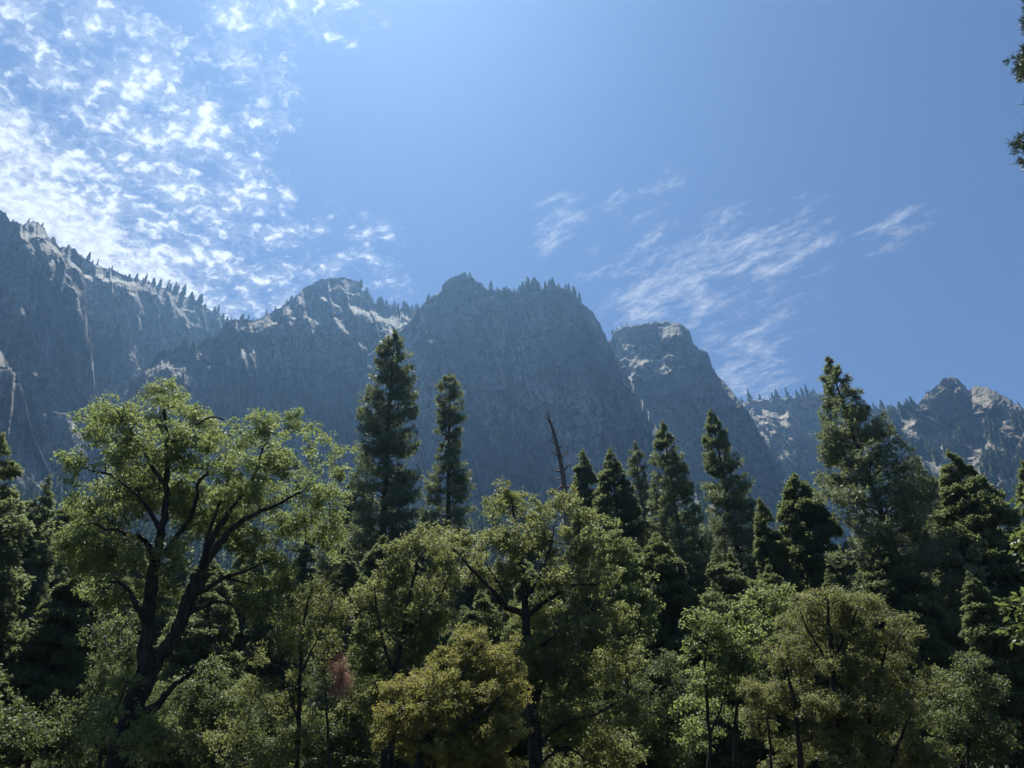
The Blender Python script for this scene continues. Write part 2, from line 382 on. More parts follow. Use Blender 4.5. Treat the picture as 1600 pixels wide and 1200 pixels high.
# ------------------------------------------------------------------ mountains
LAYERS = {}; TOPZ = [0.0]
KER = np.hanning(15)[1:-1]; KER /= KER.sum()
def polyfield(PX, PY, lines):
    """sum of slope bumps along ledges: line = (points, width, amount)"""
    K = np.zeros_like(PX)
    for pts, w, amt in lines:
        pts = np.asarray(pts, float); best = np.full(PX.shape, 1e9)
        for a, b in zip(pts[:-1], pts[1:]):
            d = b - a; t = np.clip(((PX - a[0]) * d[0] + (PY - a[1]) * d[1]) / (d @ d), 0, 1)
            best = np.minimum(best, np.hypot(PX - a[0] - t * d[0], PY - a[1] - t * d[1]))
        wn = w * (0.55 + 0.9 * np.clip(0.5 + fbm(PX / 9, PY / 9, 2.2, 3), 0, 1))
        K = np.maximum(K, amt * np.clip(1.25 - best / wn, 0, 1))
    return K

def mountain(name, key, sky_pts, R_pts, ybot, mat, k_base=0.2, k_top=0.7, top_px=10, ledges=(), flute=5.0, rough=2.2, seed=1, jag=3.0, step=1.6, sy=1.8, patches=(), strata=0.0, speck=0.5):
    sp = np.asarray(sky_pts, float); rp = np.asarray(R_pts, float)
    xs = np.arange(sp[0, 0], sp[-1, 0] + 1, step)
    yt = np.interp(xs, sp[:, 0], sp[:, 1])
    blk = perlin(xs / 13, seed * 3.3, 0); yt = yt + jag * (0.9 * np.sign(blk) * np.sqrt(np.abs(blk)) * 0.6 + 0.7 * perlin(xs / 5, seed * 1.7, 4) + 0.35 * perlin(xs / 2.3, seed, 9))
    slope = np.abs(np.gradient(np.interp(xs, sp[:, 0], sp[:, 1]), xs)); slope = np.convolve(np.pad(slope, 4, mode='edge'), np.ones(9) / 9, 'valid')
    yt = yt + np.clip(slope - 1, 0, 10) * 6.5 * (perlin(xs / 4.5, seed * 1.3, 2) + 0.6 * perlin(xs / 2.1, seed, 5))
    rows = int((ybot - yt.min()) / sy) + 2
    v = np.linspace(0, 1, rows)[None]; yb = np.maximum(ybot, yt + 60)
    PX = np.repeat(xs[:, None], rows, 1); PY = yt[:, None] + (yb - yt)[:, None] * v
    d = ray(PX, PY); h = np.hypot(d[..., 0], d[..., 1]); te = d[..., 2] / h
    Rt = np.interp(xs, rp[:, 0], rp[:, 1]) + 30 * perlin(xs / 60, seed * 2.1, 1)
    K = k_base + 0.16 * fbm(PX / 60, PY / 90, seed, 4) + rough * 0.06 * fbm(PX / 9 + PY / 40, PY / 14, seed + 5, 4)
    K = K + 0.55 * np.clip(fbm(PX / 11 + PY / 60, PY / 6, seed + 41, 4) - 0.16, 0, 1) * np.clip(0.7 + 1.8 * fbm(PX / 80, PY / 60, seed + 42, 3), 0.1, 2) * speck
    top = np.clip(1 - (PY - yt[:, None]) / (top_px * (1 + 0.8 * perlin(xs / 25, seed + 2.0))[:, None] + 1e-3), 0, 1)
    K = np.maximum(K, top * k_top * np.clip(1.7 - slope * 0.35, 0.15, 1)[:, None] * (0.75 + 0.5 * fbm(PX / 9, PY / 9, seed + 3, 3)))
    K = np.maximum(K, polyfield(PX, PY, ledges))
    if strata: K = K + strata * np.clip(fbm(PX / 55 + PY / 200, PY / 11, seed + 31, 4) * 2.2 - 0.25, 0, 1.1)
    for (cx, cy, rx, ry, amt) in patches:
        q = np.clip(1.3 - np.hypot((PX - cx) / rx, (PY - cy) / ry), 0, 1) * (0.6 + 0.9 * fbm(PX / 22, PY / 12, seed + 11, 4))
        K = K + amt * np.clip(q, 0, 1)
    K = np.clip(K, 0.04, 1.15 )
    R = np.empty_like(te); R[:, 0] = Rt
    dir_R = R[:, 0]
    for i in range(1, rows):
        z = R[:, i - 1] * te[:, i - 1]; k = K[:, i]
        ri = np.maximum((R[:, i - 1] - z * k) / np.maximum(1 - k * te[:, i], 0.25), 430)
        pad = np.pad(ri, 6, mode='edge'); sm = np.convolve(pad, KER, 'valid')
        R[:, i] = ri + (sm - ri) * 0.16
    # relief across the face, in metres of rock
    az = np.arctan2(d[..., 0], d[..., 1]); S = az * 1000; Z = te * R
    fade = np.clip((PY - yt[:, None]) / 20, 0.12, 1)
    D = 62 * fbm(S / 150 + Z / 500, Z / 330, seed + 20, 3) + flute * 2.4 * fbm(S / 60 + Z / 160, Z / 130, seed + 21, 4, ridged=True)
    gl = np.abs(fbm(S / 75 + Z / 420, Z / 900, seed + 27, 3)); D -= 30 * np.clip(1 - gl / 0.07, 0, 1) ** 1.5 * np.clip(0.6 + 1.5 * fbm(S / 90, Z / 160, seed + 28, 2), 0, 1)
    wx = 9 * fbm(S / 30, Z / 30, seed + 26, 3); D += flute * (3.2 * facets((S + wx) / 46 + Z / 150, (Z + wx) / 95, seed) + 1.5 * facets((S + wx) / 19 - Z / 90, Z / 33, seed + 1) + 0.35 * facets(S / 8 + Z / 60, Z / 14, seed + 2))
    D += flute * fbm(S / 21 - Z / 60, Z / 60, seed + 22, 4, 0.5) + rough * 0.5 * fbm(S / 8 + Z / 25, Z / 9, seed + 23, 4, 0.6)
    R = R + D * fade * (Rt.mean() / 1000)
    P = CAM + d * (R / h)[..., None]
    TOPZ[0] = max(TOPZ[0], float(P[..., 2].max()))
    # the plateau behind the rim
    hd = d[:, 0, :2] / h[:, 0][:, None]; back = []
    for dR, dz in ((25, -2), (120, -20), (420, -120), (900, -420)):
        q = P[:, 0].copy(); q[:, :2] += hd * dR; q[:, 2] += dz; back.append(q)
    P = np.concatenate([np.stack(back[::-1], 1), P], 1)
    m, n = P.shape[:2]; i = np.arange(m - 1)[:, None]; j = np.arange(n - 1)[None]
    Fq = np.stack([i * n + j, i * n + j + 1, (i + 1) * n + j + 1, (i + 1) * n + j], -1).reshape(-1, 4)
    o = link(name, mesh_from(name, P.reshape(-1, 3), Fq, mat), kind='structure')
    LAYERS[key] = (xs, yt, yb, R, rows)
    return o
def on_layer(key, px, py=None, dy=0.0):
    xs, yt, yb, R, rows = LAYERS[key]; i = int(np.clip(round((px - xs[0]) / (xs[1] - xs[0])), 0, len(xs) - 1))
    if py is None: return at(px, yt[i] + dy, R[i, 0] + 4), yt[i]
    v = (py - yt[i]) / (yb[i] - yt[i])
    if v < 0: return None, yt[i]
    return at(px, py, R[i, int(np.clip(v * (rows - 1), 0, rows - 1))]), yt[i]

# far hill and far peak, right
mountain('mountain', 'far_hill', [(1100, 640), (1150, 634), (1170, 626), (1200, 624), (1240, 620), (1290, 612), (1320, 620), (1345, 634), (1365, 645), (1400, 642), (1430, 632), (1480, 640)],
         [(1100, 1900), (1480, 1950)], 900, M['rock_warm'], k_base=0.42, k_top=1.0, top_px=16, seed=3, rough=3, flute=6,
         patches=[(1215, 650, 90, 30, 0.85), (1240, 700, 80, 50, 0.1), (1160, 650, 40, 20, 0.5)], strata=0.25)
mountain('mountain', 'far_peak', [(1330, 700), (1370, 680), (1400, 655), (1420, 642), (1436, 628), (1444, 618), (1455, 610), (1465, 601), (1474, 592), (1484, 588), (1494, 590), (1503, 599), (1512, 608), (1525, 604), (1540, 605), (1555, 612), (1570, 620), (1585, 630), (1600, 638), (1650, 672), (1720, 700)],
         [(1330, 1500), (1480, 1650), (1720, 1500)], 900, M['rock_warm'], k_base=0.46, k_top=0.7, top_px=6, seed=4, rough=4, flute=9,
         patches=[(1510, 715, 130, 55, 0.75), (1430, 700, 60, 50, 0.65), (1560, 740, 90, 40, 0.75)], strata=0.5,
         ledges=[([(1410, 668), (1440, 650), (1470, 655)], 4, 0.9), ([(1400, 735), (1450, 722), (1500, 740), (1560, 735)], 5, 0.9)])
# the right block
mountain('mountain', 'right_block', [(900, 560), (945, 540), (955, 530), (958, 520), (966, 514), (978, 510), (1000, 507), (1020, 504), (1045, 503), (1062, 505), (1070, 508), (1076, 520), (1086, 538), (1092, 545), (1102, 548), (1108, 560), (1113, 577), (1124, 590), (1140, 607), (1155, 625), (1170, 645), (1185, 672), (1200, 700), (1230, 745), (1270, 800)],
         [(900, 1350), (1000, 1330), (1080, 1300), (1270, 1150)], 850, M['rock'], k_base=0.17, k_top=0.9, top_px=6, seed=5, flute=6, rough=2.0,
         ledges=[([(983, 585), (995, 573), (1010, 562), (1030, 552), (1060, 545), (1092, 545)], 3.2, 0.95), ([(985, 592), (1000, 575)], 8, 0.8), ([(1010, 640), (1035, 655), (1045, 675)], 4, 0.8),
                 ([(1195, 690), (1230, 745)], 6, 0.6)])
# the left wall behind the buttress
mountain('mountain', 'left_wall', [(60, 380), (100, 388), (130, 402), (150, 414), (175, 422), (200, 431), (230, 441), (260, 450), (290, 463), (310, 472), (330, 486), (345, 497), (365, 505), (400, 520), (450, 540)],
         [(60, 1180), (200, 1250), (345, 1420), (450, 1480)], 830, M['rock'], k_base=0.13, k_top=0.6, top_px=10, seed=6, flute=5, rough=1.6,
         ledges=[([(120, 428), (150, 434), (185, 440), (210, 445)], 5, 0.95), ([(160, 450), (175, 455)], 3, 0.8), ([(200, 458), (212, 462)], 3, 0.8)])
# left peak of the centre massif
mountain('mountain', 'left_peak', [(180, 640), (205, 600), (225, 578), (245, 562), (262, 552), (285, 546), (310, 538), (325, 532), (340, 520), (352, 503), (362, 500), (380, 499), (400, 500), (415, 493), (432, 484), (445, 476), (455, 467), (468, 457), (480, 447), (492, 441), (505, 437), (520, 434), (535, 434), (548, 437), (560, 441), (566, 456), (575, 468), (590, 478), (610, 484), (640, 488), (665, 490), (700, 520)],
         [(180, 960), (340, 1060), (440, 1090), (520, 1130), (575, 1190), (650, 1260), (700, 1280)], 850, M['rock'], k_base=0.16, k_top=0.55, top_px=6, seed=7, flute=5, rough=2.2,
         ledges=[([(497, 462), (515, 472), (530, 480), (545, 488)], 4, 0.9), ([(525, 500), (540, 515), (558, 532), (574, 546)], 7, 1.05), ([(548, 484), (575, 492)], 9, 1.0),
                 ([(585, 490), (600, 500), (618, 508)], 7, 1.0), ([(612, 494), (645, 496)], 6, 0.75), ([(460, 498), (490, 497), (500, 508)], 5, 0.85), ([(345, 552), (372, 558)], 3.5, 0.95),
                 ([(575, 547), (600, 530), (622, 512), (650, 497)], 3, 0.9), ([(228, 585), (240, 572), (262, 556)], 3, 0.9), ([(270, 552), (340, 548), (400, 520), (440, 500)], 2.5, 0.75)])
# centre peak
mountain('mountain', 'centre_peak', [(560, 600), (575, 556), (590, 541), (605, 530), (620, 520), (632, 508), (645, 494), (656, 480), (668, 468), (680, 460), (690, 455), (691, 446), (702, 436), (714, 431), (722, 425), (727, 424), (729, 431), (738, 434), (744, 441), (752, 443), (760, 451), (764, 463), (780, 467), (800, 466), (818, 461), (835, 455), (850, 451), (868, 446), (885, 451), (898, 460), (908, 472), (918, 480), (928, 491), (936, 504), (945, 521), (952, 532), (960, 548), (975, 577), (995, 612), (1015, 648), (1035, 684), (1065, 735), (1100, 790)],
         [(560, 1060), (640, 1050), (725, 1040), (850, 1060), (950, 1080), (1100, 930)], 850, M['rock'], k_base=0.15, k_top=0.8, top_px=7, seed=8, flute=6, rough=2.4,
         ledges=[([(765, 467), (790, 475), (810, 470)], 3, 0.9), ([(820, 500), (805, 520), (795, 540)], 2.5, 0.7), ([(600, 560), (640, 585), (690, 600)], 2.5, 0.55), ([(975, 590), (1010, 640), (1040, 690)], 3, 0.6)])
# the near left buttress and the small spur in front of it
mountain('mountain', 'buttress', [(-120, 250), (-40, 300), (0, 326), (8, 334), (18, 345), (30, 350), (48, 345), (60, 349), (70, 358), (74, 368), (85, 378), (92, 384), (110, 386), (122, 392), (131, 405), (134, 425), (136, 470), (139, 520), (146, 565), (152, 610), (160, 660), (175, 720)],
         [(-120, 950), (60, 1010), (175, 1060)], 850, M['rock'], k_base=0.17, k_top=0.5, top_px=8, seed=9, flute=9, rough=3.4, jag=5,
         ledges=[([(0, 372), (30, 366), (60, 372), (80, 385), (100, 405), (128, 425)], 6, 0.8), ([(0, 436), (15, 448), (30, 462)], 4, 0.7), ([(108, 534), (125, 552)], 3, 0.7), ([(134, 572), (148, 590)], 3, 0.7),
                 ([(0, 495), (12, 512), (22, 528)], 2.5, 0.8), ([(10, 395), (40, 410), (70, 440), (95, 450)], 2.5, 0.6)])
mountain('mountain', 'spur', [(-100, 500), (-20, 538), (0, 545), (8, 560), (20, 575), (30, 590), (36, 612), (42, 640), (48, 668), (56, 690), (70, 720), (90, 760)],
         [(-100, 800), (90, 860)], 850, M['rock'], k_base=0.18, k_top=0.3, top_px=4, seed=10, flute=9, rough=3.5, jag=4, speck=0.5)
print('mountains done')

# ------------------------------------------------------------------ distant conifers
def far_conifer_arrays(seed, ragged=1.0, wide=0.17, dead=False):
    """height 1, base at the origin"""
    r = rng(seed); Vs, Fs, n = [], [], 0
    h0 = 0.1; K = 34
    for i in range(K):
        t = i / (K - 1); z = h0 + (0.97 - h0) * t
        rad = wide * (1 - t) ** 0.6 * (0.65 + 0.6 * r.random() * ragged) + 0.012
        b = 7
        a = r.random(b) * 2 * pi
        D = np.stack([np.cos(a), np.sin(a), -0.35 + 0.5 * r.random(b) + 0.3 * t], 1)
        C = np.stack([0 * a, 0 * a, np.full(b, z)], 1) + D * rad * 0.12
        V, Fq = blades(C, D, rad * (0.55 + 0.6 * r.random(b)), 0.035 + rad * 0.38, r, 1.5, 0.15)
        Vs.append(V); Fs.append(Fq + n); n += len(V)
    C = np.array([[0, 0, 0.93]] * 3); V, Fq = blades(C, np.array([[0, 0, 1.0]] * 3) + r.normal(0, 0.05, (3, 3)), 0.07, 0.015, r); Vs.append(V); Fs.append(Fq + n); n += len(V)
    crown_n = sum(len(f) for f in Fs)
    t = Tubes(); t.add([(0, 0, -0.05), (0.004, 0, 0.4), (0, 0, 0.97)], [0.016, 0.011, 0.002], 4)
    Vs.append(t.V[0]); Fs.append(t.F[0] + n)
    V = np.concatenate(Vs); Fq = np.concatenate(Fs); mi = np.zeros(len(Fq), int); mi[crown_n:] = 1
    return V, Fq, mi
FAR = [far_conifer_arrays(s, rg, wd) for s, rg, wd in ((1, 1.0, 0.15), (2, 1.3, 0.12), (3, 0.8, 0.19), (4, 1.4, 0.16), (5, 1.0, 0.10))]
FAR_ME = [mesh_from('far_conifer', *a[:2], [M['farfir'], M['bark_pine']], a[2]) for a in FAR]

R0 = random.Random(5)
ftree_n = [0]
def far_tree(p, h, label, group, name='conifer', var=None):
    o = link(name, FAR_ME[R0.randrange(len(FAR_ME)) if var is None else var], label=label, category='tree', group=group)
    o.location = [float(c) for c in p]; h = h * R0.choice((0.4, 0.55, 0.7, 0.8, 0.9, 1.0, 1.05)); w = h * R0.uniform(1.0, 1.6)
    o.scale = (w, w, h); o.rotation_euler = (R0.gauss(0, 0.03), R0.gauss(0, 0.03), R0.random() * 6.28)
    ftree_n[0] += 1
def px_h(p, n):                      # metres for n photo pixels of height at point p
    return n * np.linalg.norm(p - CAM) / F_PX * 1.06

def skyline(key, spec, label, group, sink=2.5):
    for x, h in spec:
        x += R0.uniform(-2.5, 2.5)
        p, y = on_layer(key, x, None, sink); far_tree(p, px_h(p, h), label, group)

skyline('buttress', [(17, 8), (41, 11), (66, 9), (80, 14), (87, 10)], 'tiny conifer on the jagged rim of the near left buttress', 'conifers on the left buttress rim')
skyline('left_wall', [(138, 16), (145, 12), (152, 14), (168, 7), (172, 8), (183, 7), (200, 12), (212, 13), (222, 14), (227, 16), (233, 20), (239, 17), (247, 15), (258, 22), (262, 18), (266, 20), (272, 18), (276, 16), (284, 21), (299, 21), (303, 14), (313, 18), (318, 12), (333, 18), (337, 22), (342, 18), (346, 16), (352, 17)],
        'small dark conifer on the long sloping rim at upper left', 'conifers along the sloping left rim')
skyline('left_peak', [(363, 14), (375, 12), (381, 14), (388, 12), (395, 13), (418, 12), (430, 14), (445, 13), (456, 12), (490, 7), (527, 8), (548, 8), (556, 12), (561, 16), (565, 20)],
        'tiny conifer on the shoulder of the rounded left peak', 'conifers on the rounded left peak')
for x, h in [(571, 24), (576, 30), (581, 26), (585, 24), (590, 30), (594, 26), (599, 24), (603, 34), (607, 26), (612, 24), (616, 30), (621, 27), (626, 30), (630, 26), (634, 31), (638, 27), (643, 30), (648, 24), (652, 28), (657, 26), (574, 22), (588, 24), (610, 22), (624, 24), (637, 22), (650, 20), (597, 22), (645, 18)]:
    p, y = on_layer('left_peak', x, None, 5 + R0.random() * 5); far_tree(p, px_h(p, h), 'conifer in the dark row filling the notch between the two central peaks', 'conifers in the notch')
skyline('centre_peak', [(662, 14), (668, 16), (675, 12), (735, 13), (738, 10)], 'small conifer clinging to the flank of the highest pointed peak', 'conifers on the highest peak')
skyline('centre_peak', [(766, 32), (771, 27), (776, 26), (781, 28), (786, 24), (791, 26), (796, 25), (800, 20), (806, 22), (811, 26), (816, 34), (820, 28), (824, 34), (828, 36), (832, 33), (836, 28), (839, 30), (845, 18), (850, 20), (857, 18), (863, 24), (867, 18), (872, 12), (880, 10), (885, 16), (890, 20), (895, 20), (905, 22), (909, 18), (774, 20), (788, 18), (803, 18), (818, 22), (834, 22), (853, 14)],
        'conifer on the flat wooded top right of the highest peak', 'conifers on the wooded flat top')
skyline('right_block', [(951, 9), (959, 11), (966, 8), (974, 9), (979, 7), (1001, 6), (1013, 7), (1033, 6), (1040, 5), (1055, 6), (1137, 7)], 'tiny conifer on the rim of the flat topped right block', 'conifers on the right block')
for i in range(34):
    x = 1160 + i * 3.9 + R0.uniform(-1.5, 1.5); x += R0.uniform(-3, 3); p, y = on_layer('far_hill', x, None, R0.uniform(0, 5)); far_tree(p, px_h(p, 8 + 17 * R0.random() ** 1.5), 'conifer on the skyline of the far tan hill', 'conifers on the far hill skyline')
for i in range(30):
    x = 1338 + i * 3.2; p, y = on_layer('far_hill' if x < 1395 else 'far_peak', x, None, R0.uniform(0, 7)); far_tree(p, px_h(p, 10 + 17 * R0.random() ** 1.4), 'conifer in the wooded saddle left of the far right peak', 'conifers in the right saddle')
skyline('far_peak', [(1448, 9), (1453, 7), (1560, 7), (1567, 9), (1574, 7), (1582, 9), (1592, 8), (1597, 7)], 'tiny conifer on the ridge of the far right peak', 'conifers on the far right peak')
# trees on ledges of the faces
for i in range(26):
    x = 240 + i * 4.6; y = 556 - (x - 240) * 0.17 + R0.uniform(-4, 5); p, _ = on_layer('left_peak', x, max(y, LAYERS['left_peak'][1][int((x - 180) / 1.6)] + 3)); far_tree(p, px_h(p, R0.uniform(14, 26)), 'conifer on the sloping ledge below the left wall', 'conifers on the left ledge')
# wooded slope: individuals first, the rest as one mass
slope = []
for i in range(1700):
    x = R0.uniform(1170, 1420); y = R0.uniform(650, 900)
    if y < 690 and not (1290 < x): continue
    if 1170 < x < 1300 and y < 700: continue
    if y < 740 and R0.random() < 0.4: continue
    slope.append(('far_hill', x, y, R0.uniform(14, 34)))
for i in range(1900):
    x = R0.uniform(1360, 1640); y = R0.uniform(640, 880)
    dens = perlin(x / 28, y / 22, 5) + 0.30 * (y - 700) / 100
    if x > 1410 and y < 770 and dens < 0.16: continue
    if y < 665 and x > 1430: continue
    slope.append(('far_peak', x, y, R0.uniform(16, 32)))
slope = [s for s in slope if on_layer(s[0], s[1], s[2])[0] is not None]
# talus slope below the cliffs
tal = []
for i in range(8500):
    az = R0.uniform(-0.75, 0.8); Rr = R0.uniform(300, 930)
    x, y = Rr * sin(az), Rr * cos(az); tal.append((x, y, float(ground_z(x, y))))
def keep_talus(p):
    px, py, z = proj(np.array(p)); return -60 < px < 1660 and 640 < py < 1150
tal = [t for t in tal if keep_talus(t)]
stuffV, stuffF, stuffM, sn = [], [], [], 0
indiv = 0
slope.sort(key=lambda s: s[2] - s[3])
for k, (key, x, y, hpx) in enumerate(slope):
    p, _ = on_layer(key, x, y)
    if k % 9 == 0 and indiv < 70:
        far_tree(p, px_h(p, hpx), 'conifer on the wooded far slope between the pines on the right', 'conifers on the far wooded slope'); indiv += 1; continue
    a = FAR[R0.randrange(len(FAR))]; h = px_h(p, hpx); c, s_ = cos(k * 1.7), sin(k * 1.7)
    V = a[0] @ np.array([[c, s_, 0], [-s_, c, 0], [0, 0, 0.8]]) * h * 1.2 + p
    stuffV.append(V); stuffF.append(a[1] + sn); stuffM.append(a[2]); sn += len(V)
for k, t in enumerate(tal):
    p = np.array(t); h = 7 + 20 * R0.random(); a = FAR[R0.randrange(len(FAR))]; c, s_ = cos(k * 1.7), sin(k * 1.7)
    V = a[0] @ np.array([[c, s_, 0], [-s_, c, 0], [0, 0, 0.8]]) * h * 1.2 + p
    stuffV.append(V); stuffF.append(a[1] + sn); stuffM.append(a[2]); sn += len(V)
link('distant_forest', mesh_from('distant_forest', np.concatenate(stuffV), np.concatenate(stuffF), [M['farfir'], M['bark_pine']], np.concatenate(stuffM)),
     kind='stuff', label='hazy conifer forest climbing the slopes below the grey cliffs', category='forest')
print('far trees', ftree_n[0], 'slope', len(slope), 'talus', len(tal))

# ------------------------------------------------------------------ near conifers
def axis_from(px, py, R, lean=(0, 0)):
    top = at(px, py, R); gz = float(ground_z(top[0] - lean[0], top[1] - lean[1]))
    return np.array([top[0] - lean[0], top[1] - lean[1], gz]), top

def conifer(label, px, py, R, prof, style='pine', lean=(0, 0), seed=1, dens=1.0, gap=0.15, trunk_r=None, nsz=1.0, rag=1.0, group=None, name=None, zmin=None):
    r = rng(seed); base, top = axis_from(px, py, R, lean); H = top[2] - base[2]
    zs = np.linspace(0.02, 1, 200); ax = base + (top - base) * zs[:, None]
    pp = np.array([proj(a)[1] for a in ax])                       # photo row of each height on the axis
    prof = np.asarray(prof, float)
    dist = np.linalg.norm(ax - CAM, axis=1)
    rad = np.interp(pp[::-1], prof[:, 0], prof[:, 1])[::-1] * dist / F_PX
    t_low = np.interp(-prof[-1, 0], -pp, zs)
    rad_at = lambda t: np.interp(t, zs, rad)
    root = bpy.data.objects.new(name or {'pine': 'pine_tree', 'fir': 'fir_tree', 'cedar': 'cedar_tree'}[style], None); COL.objects.link(root)
    root.location = base.tolist(); root['label'] = label; root['category'] = 'tree'
    if group: root['group'] = group
    tr = trunk_r or H * 0.0115
    tb = Tubes(); tt = np.linspace(0, 1, 14)
    axl = (top - base) * tt[:, None] + np.stack([0.12 * np.sin(tt * 7 + seed), 0.1 * np.cos(tt * 5 + seed), 0 * tt], 1) * (tt * (1 - tt) * 4)[:, None]
    axl[0, 2] = -0.3
    tb.add(axl, tr * (1 - tt * 0.97) ** 0.8 * np.where(tt < 0.03, 1.3, 1), 9)
    axf = lambda t: np.stack([np.interp(t, tt, axl[:, c]) for c in range(3)], -1)
    FV, FF, n = [], [], 0
    br = Tubes()
    crownL = (1 - t_low) * H
    spc = {'pine': 0.16, 'fir': 0.15, 'cedar': 0.14}[style] / dens
    nb = int(crownL / spc * 1.15)
    sizes = {'pine': (0.38, 0.12), 'fir': (0.27, 0.11), 'cedar': (0.28, 0.13)}[style]
    lump = rng(seed + 50)
    lp = lump.random(3) * 10
    for i in range(nb):
        t = t_low + (1 - t_low) * ((i + r.random()) / nb); a = r.random() * 2 * pi
        Rm = max(rad_at(t) - 0.15, 0.08)
        ns, nq = {'pine': (0.08, 0.09), 'fir': (0.12, 0.07), 'cedar': (0.08, 0.05)}[style]
        ir = 1.0 + rag * ns * perlin(a * 1.1 + lp[0], t * H / 1.6, lp[1]) + rag * nq * r.normal()
        if r.random() < gap: ir *= 0.62
        L = Rm * float(np.clip(ir, 0.5 / rag ** 0.7, 1.15))
        if style == 'pine': rise, droop = 0.06 + 0.34 * t, 0.20 * (1 - t)
        elif style == 'fir': rise, droop = -0.05 + 0.35 * t, 0.10
        else: rise, droop = 0.10 + 0.3 * t, 0.26
        o = axf(t); s = np.linspace(0, 1, 5)
        d2 = np.array([cos(a), sin(a), 0]); wob = r.normal(0, 0.06, 2) * L
        side = np.array([-sin(a), cos(a), 0])
        path = o + d2 * (s * L)[:, None] + np.array([0, 0, 1.0]) * (rise * L * s - droop * L * s ** 2 * 1.6 + (0.10 * L * s ** 4 if style == 'pine' else 0))[:, None] + side * (wob[0] * s * (s - 1) * 3)[:, None]
        br.add(path, (0.016 + 0.016 * L) * (1.03 - s), 3 if L < 1.5 else 4)
        # foliage along the branch: sprays in a flat fan, thicker outwards
        nt_ = int(dens * {'pine': 8 + 8 * L ** 1.3, 'fir': 12 + 26 * L ** 1.3, 'cedar': 14 + 34 * L ** 1.3}[style])
        u = r.random(nt_) ** 0.6 * 0.9 + 0.10
        if style == 'pine': u = np.where(u < 0.3, u + 0.4, u)
        P = np.stack([np.interp(u, s, path[:, c]) for c in range(3)], -1)
        wmax = {'pine': 0.24, 'fir': 0.28, 'cedar': 0.26}[style] * L + 0.05
        lat = r.uniform(-1, 1, nt_) * wmax * np.clip(np.sin(u * 2.6) + 0.15, 0, 1)
        P = P + side * lat[:, None] + np.array([0, 0, 1.0]) * (r.normal(0, 0.04 + 0.05 * L, nt_) + (0.10 if style == 'pine' else -0.06))[:, None]
        K = 26 if nsz < 1 else {'pine': 10, 'fir': 8, 'cedar': 8}[style]
        bs = min(1.0, 0.38 + 0.55 * L)
        C = np.repeat(P, K, 0) + (0 if style == 'pine' else 1) * r.normal(0, 0.07, (len(P) * K, 3)); out = np.repeat(d2 * 0.8 + side * np.sign(lat)[:, None] * 0.7, K, 0)
        if style == 'pine':
            D = out * 0.35 + r.normal(0, 0.7, (len(C), 3)) + np.array([0, 0, 0.3]); C = C + r.normal(0, 0.05, C.shape) * nsz
            V, Fq = blades(C, D, nsz * sizes[0] * (0.6 + 0.5 * r.random(len(C))) * bs, nsz ** 2.0 * sizes[1] * 0.62, r, 0.2)
        elif style == 'fir':
            D = out + r.normal(0, 0.45, (len(C), 3)) + np.array([0, 0, 0.05])
            V, Fq = blades(C, D, bs * sizes[0] * (0.6 + 0.6 * r.random(len(C))), sizes[1] * bs, r, 1.2, 0.1)
        else:
            D = out * 0.7 + r.normal(0, 0.5, (len(C), 3)) + np.array([0, 0, 0.15])
            V, Fq = blades(C, D, bs * sizes[0] * (0.5 + 0.6 * r.random(len(C))), sizes[1] * bs, r, 0.3, 0.2)
        FV.append(V); FF.append(Fq + n); n += len(V)
    # leader tuft
    C = np.repeat(axf(np.linspace(0.985, 1.0, 5)), 8, 0); D = r.normal(0, 0.5, (40, 3)) + np.array([0, 0, 0.9])
    V, Fq = blades(C, D, 0.3, 0.08, r); FV.append(V); FF.append(Fq + n)
    # dead lower stubs
    for i in range(int(H * 0.5)):
        t = r.uniform(max(0.05, t_low - 0.2), t_low + 0.1); a = r.random() * 2 * pi; L = r.uniform(0.5, 2.2); s = np.linspace(0, 1, 4)
        br.add(axf(t) + np.stack([cos(a) * L * s, sin(a) * L * s, -0.15 * L * s - 0.1 * s * s], 1), 0.03 * (1.05 - s), 3)
    bark = M['bark_pine']
    tb.merge(br); link('trunk', tb.mesh('trunk', bark), root)
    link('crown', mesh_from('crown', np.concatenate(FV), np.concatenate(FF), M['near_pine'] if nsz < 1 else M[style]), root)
    return root, n // 4

